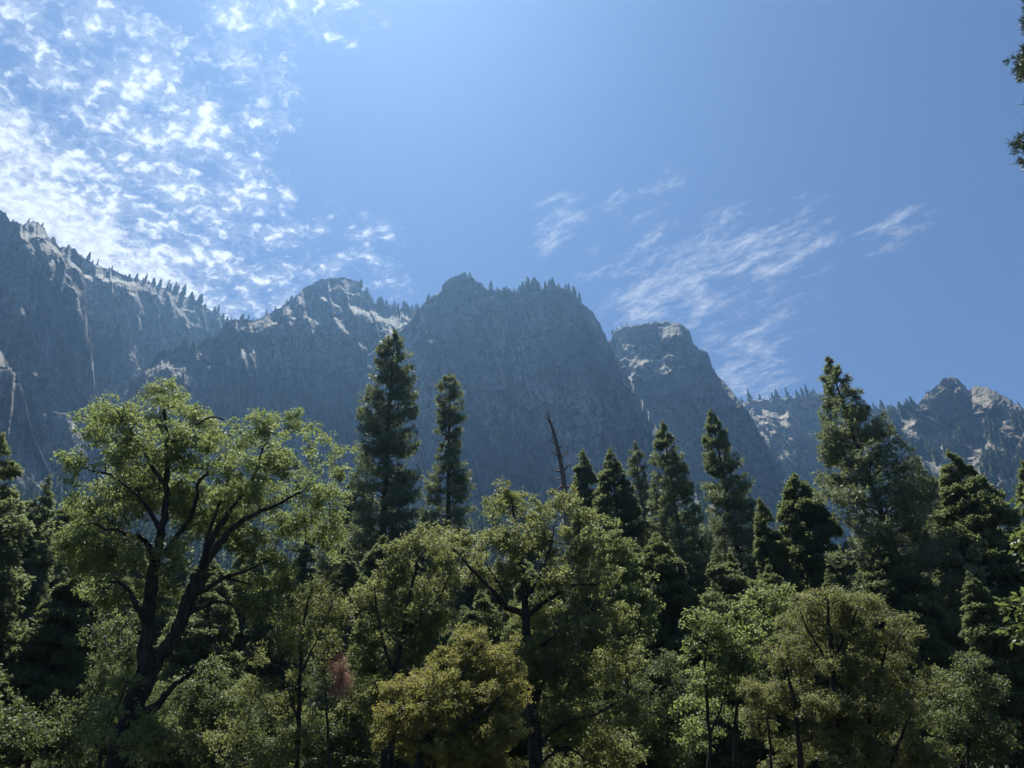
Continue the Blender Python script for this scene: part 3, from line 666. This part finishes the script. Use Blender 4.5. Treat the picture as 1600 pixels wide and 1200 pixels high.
total = 0
CON = [
 ('tallest dark pine, left of centre, rising alone against the central cliff', 617, 518, 72, [(518, 3), (545, 18), (570, 30), (600, 34), (630, 42), (665, 46), (720, 46), (780, 52), (830, 58), (880, 48), (940, 34)], 'pine', (0.5, 0), 11, 1.1, 0.2),
 ('slim ragged pine just right of the tallest dark pine', 703, 588, 78, [(588, 5), (615, 22), (650, 26), (690, 20), (712, 22), (740, 34), (785, 38), (850, 38), (900, 30)], 'pine', (0, 0), 12, 1.0, 0.25),
 ('pointed pine between the fir cluster and the right hand pines', 1035, 662, 66, [(662, 4), (690, 16), (730, 28), (780, 36), (850, 46), (930, 52), (1000, 44)], 'pine', (0, 0), 13, 1.05, 0.15),
 ('pointed pine standing before the right edge of the flat topped cliff', 1110, 643, 74, [(643, 4), (680, 16), (720, 26), (780, 38), (840, 46), (910, 50), (980, 44)], 'pine', (0, 0), 14, 1.1, 0.15),
 ('small smooth narrow cedar between the two pointed pines and the broad cedar', 1187, 781, 60, [(781, 3), (800, 11), (830, 19), (870, 25), (930, 31), (1010, 34)], 'cedar', (0, 0), 15, 1.2, 0.03),
 ('broad dark cedar left of the largest right hand pine', 1240, 741, 64, [(741, 4), (755, 14), (772, 24), (800, 36), (850, 46), (910, 60), (980, 68), (1060, 60)], 'cedar', (0, 0), 16, 1.1, 0.05),
 ('largest pine on the right, its sharp top rising far above the others', 1294, 561, 62, [(561, 4), (590, 17), (620, 26), (660, 38), (710, 52), (760, 66), (820, 80), (880, 92), (940, 98), (1010, 84), (1060, 50)], 'pine', (-1.0, 0), 17, 1.05, 0.12),
 ('paler pine half hidden behind the largest right hand pine', 1432, 727, 86, [(727, 4), (760, 18), (800, 30), (860, 40), (930, 46), (1000, 46)], 'pine', (0, 0), 18, 0.9, 0.15),
 ('steep sided dark cedar right of the largest pine', 1482, 705, 66, [(705, 4), (730, 18), (765, 34), (810, 50), (870, 66), (940, 76), (1020, 78), (1090, 60)], 'cedar', (0, 0), 19, 1.0, 0.05),
 ('dark cedar cut by the right edge of the picture', 1596, 722, 74, [(722, 3), (760, 20), (810, 36), (880, 50), (960, 60), (1050, 60)], 'cedar', (0, 0), 20, 1.0, 0.05),
 ('tall fir filling the left edge of the picture', 6, 680, 56, [(680, 4), (720, 22), (770, 44), (830, 62), (900, 78), (980, 88), (1080, 96), (1200, 96)], 'fir', (0, 0), 21, 0.95, 0.12),
 ('small dark fir nearest the leaning dead snag', 910, 703, 80, [(703, 3), (730, 15), (765, 23), (810, 30), (880, 34)], 'fir', (0, 0), 22, 1.0, 0.1),
 ('middle fir of the cluster right of the dead snag', 953, 701, 68, [(701, 3), (730, 16), (770, 30), (820, 42), (880, 52), (960, 58), (1040, 54)], 'fir', (0, 0), 23, 1.05, 0.1),
 ('slender fir behind and right of the middle fir', 991, 692, 86, [(692, 3), (720, 13), (760, 20), (820, 30), (900, 36)], 'pine', (0, 0), 24, 0.9, 0.15),
 ('dark fir behind the right side of the big left oak', 560, 735, 84, [(735, 3), (770, 18), (820, 32), (890, 44), (980, 50)], 'fir', (0, 0), 25, 0.9, 0.12),
 ('fir behind the left flank of the big left oak', 122, 770, 75, [(770, 3), (810, 22), (860, 36), (940, 50), (1040, 60), (1140, 60)], 'fir', (0, 0), 26, 0.9, 0.12),
 ('small dark fir in the gap between the tallest pine and the ragged pine', 665, 800, 66, [(800, 3), (840, 18), (890, 30), (960, 40), (1060, 44)], 'fir', (0, 0), 27, 0.9, 0.12),
 ('leaning fir low at the far left with a slanting bare trunk', 78, 745, 62, [(745, 3), (800, 22), (860, 36), (940, 48), (1040, 56)], 'fir', (1.5, 0), 28, 0.8, 0.15),
]
for (lab, px, py, R, prof, st, ln, sd_, dn, gp) in CON:
    _, q = conifer(lab, px, py, R, prof, st, ln, sd_, dn, gp, rag={11: 1.7, 12: 2.1, 24: 2.2, 14: 1.6, 13: 1.5}.get(sd_, 1.0)); total += q
# tall pine outside the right edge whose branch tips reach into the picture
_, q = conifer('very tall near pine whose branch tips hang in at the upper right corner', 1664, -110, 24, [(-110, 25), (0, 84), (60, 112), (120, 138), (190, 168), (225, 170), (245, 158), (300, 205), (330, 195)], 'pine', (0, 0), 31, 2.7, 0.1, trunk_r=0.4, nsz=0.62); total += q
print('near conifer blades', total)

# background wood: copies of three firs / pines
protos = [o for o in COL.objects if o.type == 'EMPTY' and o.name.split('.')[0] in ('fir_tree', 'pine_tree', 'cedar_tree')]
KIDS = {}
for o in COL.objects:
    if o.parent: KIDS.setdefault(o.parent.name, []).append(o)
src = [protos[i] for i in (12, 11, 8, 10, 1, 15, 5)]
def copy_tree(t, loc, s, rz, label, group):
    c = t.copy(); COL.objects.link(c); c.location = loc; c.scale = s; c.rotation_euler = (0, 0, rz); c['label'] = label; c['group'] = group
    for k in KIDS[t.name]:
        q = k.copy(); COL.objects.link(q); q.parent = c
    return c
H_OF = {}
for t in src:
    H_OF[t.name] = max(v.co.z for v in [k for k in KIDS[t.name] if k.name.startswith('trunk')][0].data.vertices)
R1 = random.Random(12)
for i in range(150):
    px = -60 + 1720 * ((i * 0.618034) % 1.0); Rr = 52 + 125 * R1.random() ** 1.5; p = at(px, 1000, Rr); x, y = p[0], p[1]
    # crown tops stay below the outlines seen in the photo
    cap = np.interp(px, [-60, 0, 100, 300, 520, 600, 740, 900, 1000, 1180, 1260, 1330, 1600], [770, 790, 800, 860, 800, 830, 860, 800, 790, 850, 850, 830, 800])
    top = at(px, cap + R1.uniform(0, 90), Rr)[2]; gz = float(ground_z(x, y))
    h = min(max(top - gz, 8), 42); t = src[R1.randrange(len(src))]; s = h / H_OF[t.name]
    copy_tree(t, (x, y, gz - 0.2), (s * R1.uniform(0.95, 1.25),) * 2 + (s,), R1.random() * 6.28, 'dark conifer in the crowded wood behind the leafy trees', 'conifers of the dark wood')

# dead snag
def snag():
    pts = at(np.array([884, 880, 876, 869, 862, 857, 855]), np.array([800, 745, 720, 690, 665, 650, 642]), 62.0)
    gz = 0.0; d0 = pts[0] - pts[1]; foot = pts[0] + (pts[0] - pts[2]) / (pts[0] - pts[2])[2] * (gz - pts[0][2]) * 0.55
    foot[2] = gz
    P = np.vstack([foot, pts]); root = bpy.data.objects.new('dead_tree', None); COL.objects.link(root); root.location = foot.tolist()
    root['label'] = 'bare leaning reddish dead snag with broken tip before the central cliff'; root['category'] = 'dead tree'
    tb = Tubes(); tb.add(P - foot, [0.36, 0.27, 0.23, 0.2, 0.16, 0.11, 0.07, 0.03], 8)
    b = Tubes(); r = rng(4)
    for (ax, ay, ex, ey, c) in [(877, 722, 858, 706, -6), (878, 735, 860, 728, 4), (869, 692, 858, 684, 3), (874, 712, 890, 700, 5), (879, 738, 898, 726, -5), (862, 668, 871, 672, 4), (861, 662, 868, 655, 2), (880, 745, 865, 742, 5), (871, 700, 880, 690, 3), (866, 680, 856, 690, 3), (860, 660, 853, 650, 2), (882, 760, 900, 752, 4), (881, 755, 862, 765, 4)]:
        s = np.linspace(0, 1, 7); X = ax + (ex - ax) * s; Y = ay + (ey - ay) * s + c * np.sin(s * pi) + r.normal(0, 0.7, 7) * s
        b.add(at(X, Y, 62 + s * r.uniform(-1.5, 1.5)) - foot, 0.11 * (1.08 - s), 4)
    tb.merge(b); link('trunk', tb.mesh('trunk', M['bark_snag']), root)
snag()

# ------------------------------------------------------------------ broadleaf trees
LEAFK = 2.3
def broadleaf(label, R, limbs, lobes, mat, seed, leaf=0.12, clump=0.48, per=120, dens=1.0, name='oak_tree', depth=2.5, group=None, dead=None, twigs=True, flat=0.75, bark='bark_oak', thin=-0.22):
    """limbs: (points px, start radius, end radius, depth at end); lobes: (cx, cy, rx, ry) photo px"""
    r = rng(seed); rd = random.Random(seed); clump *= 0.74; per *= 0.43
    base = at(limbs[0][0][0][0], limbs[0][0][0][1], R); base[2] = 0.0
    b0 = at(limbs[0][0][0][0], limbs[0][0][0][1], R)
    root = bpy.data.objects.new(name, None); COL.objects.link(root); root.location = base.tolist()
    root['label'] = label; root['category'] = 'tree'
    if group: root['group'] = group
    tb = Tubes(); nodes = []; nrad = []
    for li, (pts, r0, r1, dz) in enumerate(limbs):
        pts = np.asarray(pts, float); m = len(pts)
        t = np.linspace(0, 1, m); tt = np.linspace(0, 1, max(6, m * 4))
        # smooth interpolation through the points
        X = np.interp(tt, t, pts[:, 0]); Y = np.interp(tt, t, pts[:, 1])
        ker = np.array([1, 2, 1]) / 4
        for _ in range(2):
            X[1:-1] = np.convolve(X, ker, 'valid'); Y[1:-1] = np.convolve(Y, ker, 'valid')
        d0, d1 = dz if isinstance(dz, tuple) else (0, dz)
        P = at(X, Y, R + d0 + (d1 - d0) * tt) + r.normal(0, 0.035, (len(tt), 3)) * min(1, r0 * 3)
        rr = r0 + (r1 - r0) * tt ** 0.8
        if li == 0:
            foot = P[0].copy(); foot[2] = -0.3; foot[:2] -= (P[1] - P[0])[:2] * 0.3
            P = np.vstack([foot, P]); rr = np.concatenate([[r0 * 1.35], rr])
        tb.add(P - base, rr * (1 + 0.08 * r.normal(size=len(rr))), 10 if r0 > 0.2 else 6)
        nodes.append(P); nrad.append(rr)
    nodes = np.concatenate(nodes); nrad = np.concatenate(nrad)
    # leaf clumps spread through the lobes
    Cs = []
    for lb in lobes:
        cx, cy, rx, ry = lb[:4]; off = lb[4] if len(lb) > 4 else rd.uniform(-0.3 * depth, depth)
        c = at(cx, cy, R + off); k = np.linalg.norm(c - CAM) / F_PX; a, b = rx * k, ry * k
        nC = max(5, int(dens * 2.5 * a * b * min(a, 2.4) / (clump ** 3) * 0.30))
        v = r.normal(size=(nC, 3)); v /= np.linalg.norm(v, axis=1, keepdims=True); v *= (r.random(nC) ** 0.5 * np.where(r.random(nC) < 0.14, 1.28, 1.0))[:, None]
        d = ray(cx, cy); side = RT; upv = np.cross(side, d)
        Cs.append(c + side * (v[:, :1] * (a - clump * 0.5)) + upv * (v[:, 1:2] * (b - clump * 0.4)) + d * (v[:, 2:] * a * 0.9))
    Cs = np.concatenate(Cs)
    nz_ = perlin(Cs[:, 0] / 1.3, Cs[:, 1] / 1.3, Cs[:, 2] / 0.95 + seed) + 0.5 * perlin(Cs[:, 0] / 0.5, Cs[:, 1] / 0.5, Cs[:, 2] / 0.4 + seed)
    Cs = Cs[nz_ > thin]
    # grow branches out to them
    dist0 = np.min(np.linalg.norm(Cs[:, None] - nodes[None, ::2], axis=2), axis=1); order = np.argsort(dist0)
    ns = list(nodes); nr = list(nrad); NA = np.array(ns)
    bt = Tubes()
    buf = np.empty((len(ns) + len(Cs) * 6, 3)); bufr = np.empty(len(buf)); cnt = len(ns); buf[:cnt] = NA; bufr[:cnt] = nr
    for ci in order:
        c = Cs[ci]; dd = np.linalg.norm(buf[:cnt] - c, axis=1) + np.maximum(buf[:cnt, 2] - c[2], 0) * 0.8
        j = int(np.argmin(dd)); p0 = buf[j]; L = np.linalg.norm(c - p0)
        if L < 0.15: continue
        s = np.linspace(0, 1, 6); w = r.normal(0, 0.09 * L, (2, 3))
        path = p0 + (c - p0) * s[:, None] + np.sin(s * pi)[:, None] * w[0] + np.sin(s * 2 * pi)[:, None] * w[1] * 0.6 + np.array([0, 0, 0.06 * L]) * np.sin(s * pi)[:, None]
        ra = min(bufr[j] * 0.75, 0.014 + 0.016 * L); rr = ra + (0.008 - ra) * s
        bt.add(path, np.maximum(rr, 0.006), 4)
        buf[cnt:cnt + 5] = path[1:]; bufr[cnt:cnt + 5] = rr[1:] + 0.004; cnt += 5
    # leaves
    nL = (per * LEAFK * (0.55 + 0.9 * r.random(len(Cs)))).astype(int)
    idx = np.repeat(np.arange(len(Cs)), nL); N = len(idx)
    sub = r.integers(0, 7, N)                                        # little sprays inside each clump
    so = r.normal(size=(len(Cs), 7, 3)); so /= np.linalg.norm(so, axis=2, keepdims=True); so *= (0.35 + 0.75 * r.random((len(Cs), 7, 1))) * clump
    so[..., 2] *= flat
    P = Cs[idx] + so[idx, sub] * 1.15 + r.normal(0, clump * 0.30, (N, 3)) * np.array([1, 1, 0.7])
    D = so[idx, sub] / clump + r.normal(0, 0.6, (N, 3)); D[:, 2] -= 0.1
    V, Fq = blades(P - base, D, leaf * 1.0 * (0.7 + 0.6 * r.random(N)), leaf * 0.62, r, 0.9, 0.15)
    if twigs:
        for i in range(len(Cs)):
            for q in (0, 3):
                bt.add(np.stack([Cs[i], Cs[i] + so[i, q] * 0.55 + r.normal(0, 0.03, 3), Cs[i] + so[i, q]]), [0.011, 0.008, 0.004], 3)
    tb.merge(bt, -base); link('trunk', tb.mesh('trunk', M[bark]), root)
    link('crown', mesh_from('crown', V, Fq, M[mat]), root)
    return root, N, base

LN = 0
def B(*a, **k):
    global LN
    o, n, b = broadleaf(*a, **k); LN += n; return o, b

B('largest oak on the left with two thick dark forking trunks and a wide crown', 32, [
    ([(178, 1230), (196, 1150), (210, 1100), (229, 1050)], 0.47, 0.40, (0, 0)),
    ([(226, 1060), (230, 1000), (234, 940), (240, 880), (250, 840), (258, 800), (262, 745), (262, 690), (258, 640)], 0.32, 0.06, (0, 0.4)),
    ([(226, 1065), (244, 1035), (267, 1003), (286, 965), (299, 925), (307, 900)], 0.31, 0.22, (0, -0.5)),
    ([(307, 902), (320, 880), (331, 866), (350, 840), (373, 816), (405, 800), (440, 785), (470, 768)], 0.21, 0.05, (-0.5, -1.5)),
    ([(318, 880), (326, 850), (347, 816), (372, 780), (400, 740), (410, 700)], 0.17, 0.04, (-0.5, 0.6)),
    ([(322, 878), (322, 850), (332, 815), (345, 780), (362, 740)], 0.12, 0.04, (-0.4, 1.2)),
    ([(258, 865), (277, 838), (294, 816), (308, 780), (309, 752), (330, 735), (345, 712)], 0.13, 0.04, (0, -0.6)),
    ([(303, 930), (322, 922), (350, 902), (372, 896), (395, 888), (421, 874)], 0.13, 0.04, (-0.4, -1.4)),
    ([(352, 902), (372, 908), (396, 914)], 0.07, 0.03, (-0.8, -1.4)),
    ([(294, 960), (310, 950), (331, 941), (350, 940), (363, 944), (376, 962)], 0.10, 0.035, (-0.4, -1.4)),
    ([(240, 870), (228, 846), (213, 838), (196, 834), (181, 826), (165, 828), (149, 816), (135, 820)], 0.13, 0.03, (0, -1.2)),
    ([(232, 985), (224, 965), (211, 945), (204, 925), (187, 908), (172, 910)], 0.16, 0.04, (0, -1)),
    ([(262, 700), (280, 678), (300, 668), (330, 650), (350, 655)], 0.08, 0.03, 0.5),
    ([(260, 760), (240, 735), (225, 700), (200, 668), (182, 640)], 0.10, 0.03, -0.8),
    ([(250, 830), (230, 790), (200, 760), (170, 740), (140, 735)], 0.11, 0.03, 1.2),
    ([(206, 1150), (226, 1115), (251, 1098), (265, 1075), (285, 1062), (305, 1045)], 0.20, 0.06, (0, -1)),
  ], [(150, 665, 38, 36), (190, 650, 38, 34), (262, 625, 42, 36), (240, 650, 34, 34), (300, 650, 34, 36), (330, 680, 36, 34), (210, 700, 60, 45), (125, 720, 36, 36), (285, 700, 55, 45), (370, 690, 36, 30), (410, 672, 40, 34), (455, 672, 42, 34), (500, 705, 38, 32), (525, 740, 26, 30), (360, 740, 50, 38), (430, 730, 55, 40), (490, 760, 38, 34), (150, 790, 50, 40), (95, 745, 18, 22), (220, 770, 60, 42), (300, 790, 60, 38), (395, 770, 60, 36), (110, 850, 34, 36), (185, 860, 60, 38), (270, 870, 40, 30), (455, 820, 50, 34), (370, 850, 50, 30), (430, 870, 40, 30), (160, 930, 44, 34), (250, 925, 36, 30), (390, 950, 40, 28), (450, 905, 36, 26), (340, 800, 70, 50, 4), (150, 830, 60, 44, 3), (500, 820, 40, 40, 2), (130, 880, 44, 40, 3), (520, 780, 30, 34), (400, 900, 50, 30, 3), (240, 760, 70, 60, 4.5), (520, 850, 30, 30, 3)],
  'oak', 101, 0.115, 0.42, 95, 0.76, depth=5.0, thin=-0.12)
B('young maple with yellow green leaf sprays beside the big oak trunk base', 30, [([(150, 1230), (160, 1160), (172, 1110)], 0.07, 0.03, (0, 0)), ([(160, 1160), (190, 1090), (200, 1060)], 0.04, 0.02, (0, -0.3))],
  [(175, 1105, 34, 22), (200, 1060, 26, 20), (150, 1150, 34, 26), (235, 1130, 30, 26), (255, 1160, 26, 24), (205, 1170, 40, 24)], 'maple', 102, 0.13, 0.36, 60, 0.9, name='maple_tree', depth=1.2)
B('centre oak with long bare limbs reaching up left and pale green crown', 37, [
    ([(838, 1230), (834, 1150), (830, 1080), (824, 1020)], 0.34, 0.28, (0, 0)),
    ([(826, 1030), (822, 985), (820, 940), (816, 900), (812, 860), (806, 820), (800, 785)], 0.26, 0.05, (0, 0.3)),
    ([(822, 960), (800, 952), (788, 948), (770, 922), (752, 905), (735, 888), (718, 866), (700, 852)], 0.17, 0.04, (0, -1.5)),
    ([(792, 948), (788, 925), (778, 910), (765, 890), (758, 878)], 0.07, 0.03, (-0.6, -1)),
    ([(820, 935), (840, 908), (852, 880), (862, 850), (866, 820)], 0.12, 0.03, (0, 0.8)),
    ([(822, 965), (850, 940), (876, 926), (900, 912), (925, 915), (950, 905)], 0.13, 0.03, (0, -1.2)),
    ([(826, 1020), (860, 1000), (890, 968), (915, 960), (935, 930)], 0.12, 0.03, (0, 0.8)),
    ([(832, 1120), (850, 1060), (875, 1045), (905, 1040)], 0.12, 0.04, (0, -0.6)),
    ([(830, 1190), (846, 1160), (868, 1138), (897, 1124), (930, 1118), (960, 1100)], 0.13, 0.04, (0, -1)),
    ([(836, 1200), (870, 1172), (895, 1170), (915, 1188), (935, 1192)], 0.09, 0.03, (0, -1.2))],
  [(795, 782, 34, 30), (770, 800, 26, 26), (870, 780, 34, 28), (840, 800, 36, 30), (905, 800, 30, 30), (790, 840, 45, 34), (850, 850, 50, 36), (910, 850, 42, 34), (720, 850, 34, 26), (690, 832, 30, 24), (745, 890, 38, 28), (790, 900, 30, 28), (880, 910, 50, 34), (930, 900, 40, 34), (840, 960, 50, 34), (900, 985, 60, 38), (960, 960, 36, 34), (830, 1030, 60, 36), (900, 1060, 60, 36), (960, 1040, 46, 40), (985, 1110, 40, 36), (900, 1130, 60, 34), (860, 1090, 40, 28), (960, 1170, 50, 30), (780, 980, 36, 26), (880, 1190, 50, 24)],
  'olive', 103, 0.13, 0.46, 105, 0.85, depth=2.6)
B('bright yellow green maple behind the right flank of the centre oak', 43, [([(985, 1230), (982, 1100), (975, 1000), (970, 920)], 0.2, 0.04, (0, 0)), ([(978, 1040), (1000, 980), (1005, 930)], 0.08, 0.03, (0, 0))],
  [(935, 835, 30, 28), (965, 860, 32, 28), (980, 900, 34, 26), (1000, 940, 32, 30), (965, 930, 34, 34), (1010, 980, 24, 26), (950, 880, 30, 30)], 'maple', 104, 0.15, 0.45, 90, 0.8, name='maple_tree', depth=1.8)
B('rounded golden brown oak low in the centre foreground', 27, [
    ([(640, 1240), (655, 1190), (668, 1155), (690, 1120), (712, 1080), (730, 1040)], 0.20, 0.04, (0, 0)),
    ([(655, 1195), (690, 1160), (720, 1140), (760, 1110), (790, 1080)], 0.12, 0.03, (0, -0.8)),
    ([(608, 1240), (612, 1160), (622, 1120), (640, 1080)], 0.12, 0.03, (0, 0.3))],
  [(742, 1010, 42, 28), (785, 1018, 32, 28), (700, 1030, 32, 28), (745, 1050, 60, 38), (800, 1055, 30, 34), (665, 1062, 34, 30), (625, 1085, 34, 28), (700, 1085, 50, 34), (770, 1095, 50, 36), (805, 1110, 22, 28), (650, 1120, 44, 28), (600, 1115, 26, 24), (715, 1130, 60, 34), (780, 1150, 44, 34), (620, 1150, 36, 24), (700, 1175, 70, 26), (770, 1195, 50, 24)],
  'golden', 105, 0.075, 0.32, 165, 0.85, depth=1.6)
B('tall grey green live oak left of centre below the tallest pine', 35, [
    ([(596, 1240), (604, 1150), (614, 1080), (628, 1000), (640, 930), (655, 870)], 0.22, 0.05, (0, 0)),
    ([(618, 1060), (600, 1010), (590, 960), (585, 920)], 0.10, 0.03, (0, -1)), ([(632, 990), (660, 960), (690, 930), (705, 890)], 0.10, 0.03, (0, -0.6))],
  [(652, 838, 30, 30), (630, 860, 28, 26), (680, 865, 34, 30), (612, 895, 30, 26), (650, 900, 44, 34), (705, 905, 26, 38), (575, 935, 36, 28), (620, 950, 44, 34), (680, 960, 44, 36), (560, 975, 24, 28), (590, 1000, 40, 34), (650, 1010, 40, 34), (560, 1040, 28, 36), (610, 1060, 40, 34), (580, 1100, 40, 30)],
  'olive', 106, 0.105, 0.42, 130, 0.9, depth=2.2)
B('slender olive green tree with a thin straight trunk right of the big oak', 34, [
    ([(462, 1240), (466, 1160), (468, 1080), (470, 1010), (478, 950), (490, 910)], 0.13, 0.03, (0, 0)),
    ([(466, 1130), (452, 1080), (436, 1040), (425, 1000)], 0.05, 0.02, (0, -0.5)), ([(468, 1060), (485, 1020), (505, 980), (520, 940)], 0.05, 0.02, (0, -0.5))],
  [(505, 912, 30, 22), (530, 935, 26, 24), (480, 935, 34, 26), (450, 960, 34, 28), (510, 965, 40, 30), (425, 985, 26, 26), (460, 1005, 42, 30), (515, 1010, 34, 30), (410, 1030, 24, 28), (400, 1080, 34, 30), (480, 1055, 36, 30), (440, 1090, 36, 30), (500, 1110, 34, 30), (390, 1130, 36, 34), (460, 1150, 40, 30), (420, 1180, 50, 26), (350, 1160, 30, 34)],
  'olive', 107, 0.10, 0.42, 95, 0.8, depth=2.0)
o6, b6 = B('small pale silvery green tree with one rust red dead clump', 28, [([(516, 1240), (513, 1160), (510, 1110), (508, 1060)], 0.07, 0.025, (0, 0)), ([(512, 1110), (528, 1085), (534, 1060)], 0.03, 0.015, (0, -0.2))],
  [(500, 1048, 18, 16, 0), (494, 1070, 16, 18, 0.3), (510, 1075, 14, 14, 0.2), (498, 1100, 18, 16, 0.2)], 'pale', 108, 0.08, 0.26, 150, 1.2, name='shrubby_tree', depth=0.4)
def dead_clump(root, base):
    r = rng(9); Cn = at(533, 1060, 27.7); N = 2600
    cc = r.normal(0, 1, (22, 3)) * np.array([0.20, 0.20, 0.24]); v = cc[r.integers(0, 14, N)] + r.normal(0, 0.095, (N, 3)) * np.array([1, 1, 1.3])
    D = v + r.normal(0, 0.3, (N, 3)); D[:, 2] -= 0.5
    V, Fq = blades(Cn + v - base, D, 0.10, 0.026, r)
    link('dead_clump', mesh_from('dead_clump', V, Fq, M['dead']), root, label='rust red clump of dead leaves')
dead_clump(o6, b6)
B('broad golden olive oak spreading over the lower right', 30, [
    ([(1308, 1240), (1307, 1160), (1304, 1090), (1300, 1030), (1296, 980), (1292, 930)], 0.20, 0.04, (0, 0)),
    ([(1255, 1240), (1248, 1160), (1240, 1090), (1228, 1040)], 0.13, 0.03, (0, -0.5)),
    ([(1340, 1240), (1352, 1160), (1368, 1080), (1385, 1010)], 0.13, 0.03, (0, 0.5)),
    ([(1380, 1240), (1400, 1170), (1425, 1110)], 0.09, 0.03, (0, 0)),
    ([(1302, 1050), (1282, 1015), (1262, 985), (1250, 955)], 0.07, 0.02, (0, -0.7)), ([(1300, 1030), (1325, 990), (1340, 950), (1352, 925)], 0.07, 0.02, (0, 0.7)),
    ([(1204, 1240), (1205, 1170), (1198, 1120)], 0.07, 0.03, (0, 0))],
  [(1292, 932, 34, 20), (1262, 950, 34, 26), (1320, 950, 34, 26), (1352, 938, 30, 20), (1370, 960, 26, 22), (1235, 985, 34, 26), (1290, 985, 50, 34), (1345, 1000, 44, 30), (1400, 980, 32, 22), (1415, 1005, 26, 26), (1220, 1020, 40, 28), (1270, 1035, 44, 30), (1330, 1045, 50, 34), (1390, 1050, 44, 30), (1440, 1065, 28, 22), (1190, 1080, 36, 28), (1235, 1090, 44, 32), (1290, 1100, 44, 30), (1350, 1110, 60, 36), (1420, 1110, 40, 28), (1180, 1130, 30, 22), (1270, 1150, 44, 30), (1340, 1170, 60, 34), (1425, 1165, 40, 30), (1230, 1185, 40, 28), (1460, 1190, 30, 24)],
  'brown_olive', 109, 0.075, 0.34, 150, 0.8, depth=2.2)
B('fresh green maple left of the golden olive oak', 36, [
    ([(1106, 1240), (1110, 1160), (1104, 1090), (1100, 1030), (1108, 990)], 0.12, 0.03, (0, 0)), ([(1150, 1240), (1148, 1120), (1160, 1040), (1180, 980)], 0.12, 0.03, (0, 0.5)), ([(1108, 1150), (1130, 1100), (1140, 1050)], 0.06, 0.02, (0, -0.6))],
  [(1195, 935, 36, 24), (1160, 955, 34, 28), (1225, 950, 30, 26), (1095, 970, 28, 22), (1120, 990, 40, 30), (1180, 990, 44, 30), (1150, 1030, 46, 30), (1085, 1020, 26, 30), (1110, 1060, 38, 28), (1170, 1065, 38, 28), (1080, 1090, 28, 28), (1130, 1110, 36, 28), (1090, 1150, 30, 28)],
  'maple', 110, 0.14, 0.44, 85, 0.75, name='maple_tree', depth=2.0)
B('near sapling with large bright green leaves at the right edge', 11, [([(1700, 1240), (1680, 1100), (1655, 950), (1640, 850), (1635, 770)], 0.06, 0.02, (0, 0)), ([(1672, 1040), (1640, 1000), (1600, 960)], 0.02, 0.01, (0, 0)), ([(1655, 950), (1625, 900), (1592, 880)], 0.02, 0.01, (0, 0))],
  [(1614, 780, 26, 26, 0), (1606, 850, 24, 22, 0.2), (1592, 905, 18, 18, 0), (1606, 945, 26, 20, -0.2), (1604, 985, 20, 16, 0.1), (1660, 880, 30, 40, 0.3), (1665, 970, 30, 40, 0)], 'bright', 111, 0.085, 0.2, 42, 0.8, name='sapling', depth=0.3, twigs=True)

# understory in front of and between the trunks: three trees, then copies
US = []
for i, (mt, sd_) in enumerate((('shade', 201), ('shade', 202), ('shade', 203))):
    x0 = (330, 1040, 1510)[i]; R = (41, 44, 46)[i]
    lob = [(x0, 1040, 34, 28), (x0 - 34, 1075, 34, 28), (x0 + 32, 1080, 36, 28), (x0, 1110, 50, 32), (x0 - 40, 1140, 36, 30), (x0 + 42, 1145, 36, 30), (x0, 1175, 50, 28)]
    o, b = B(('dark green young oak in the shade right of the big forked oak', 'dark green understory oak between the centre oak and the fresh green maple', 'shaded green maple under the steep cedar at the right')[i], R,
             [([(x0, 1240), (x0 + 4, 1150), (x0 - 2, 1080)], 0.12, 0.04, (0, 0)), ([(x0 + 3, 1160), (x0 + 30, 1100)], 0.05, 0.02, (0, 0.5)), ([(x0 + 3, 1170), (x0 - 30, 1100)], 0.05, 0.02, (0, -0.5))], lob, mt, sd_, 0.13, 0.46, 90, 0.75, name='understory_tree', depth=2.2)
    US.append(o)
KIDS = {}
for o in COL.objects:
    if o.parent: KIDS.setdefault(o.parent.name, []).append(o)
R2 = random.Random(3)
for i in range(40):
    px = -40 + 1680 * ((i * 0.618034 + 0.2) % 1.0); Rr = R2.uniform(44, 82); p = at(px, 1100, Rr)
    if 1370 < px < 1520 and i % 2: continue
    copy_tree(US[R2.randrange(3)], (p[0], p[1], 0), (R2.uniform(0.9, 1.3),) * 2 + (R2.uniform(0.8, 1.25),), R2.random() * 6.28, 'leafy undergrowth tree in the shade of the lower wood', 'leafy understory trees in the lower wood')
print('leaves', LN); open('/tmp/stat.txt', 'w').write(f'{LN} {total} slope {len(slope)} tal {len(tal)} far {ftree_n[0]} top {TOPZ}') if 0 else None

# ------------------------------------------------------------------ haze
def build_haze():
    x, y0, y1, z0, z1 = 16000, -16000, 16000, -600, TOPZ[0] + 45
    print('haze top', z1)
    V = np.array([(-x, y0, z0), (x, y0, z0), (x, y1, z0), (-x, y1, z0), (-x, y0, z1), (x, y0, z1), (x, y1, z1), (-x, y1, z1)], float)
    Fq = np.array([(0, 3, 2, 1), (4, 5, 6, 7), (0, 1, 5, 4), (1, 2, 6, 5), (2, 3, 7, 6), (3, 0, 4, 7)])
    m = bpy.data.materials.new('haze'); m.use_nodes = True; nt = m.node_tree; nt.nodes.clear(); T = NT(nt)
    pv = T.n('ShaderNodeVolumePrincipled'); T.put(pv.inputs['Color'], HAZE_COLOR + (1,)); T.put(pv.inputs['Density'], HAZE_DENSITY); T.put(pv.inputs['Anisotropy'], 0.60)
    out = T.n('ShaderNodeOutputMaterial'); nt.links.new(pv.outputs[0], out.inputs['Volume'])
    link('haze', mesh_from('haze', V, Fq, m), kind='stuff', label='thin blue haze filling the valley air', category='haze')
build_haze()
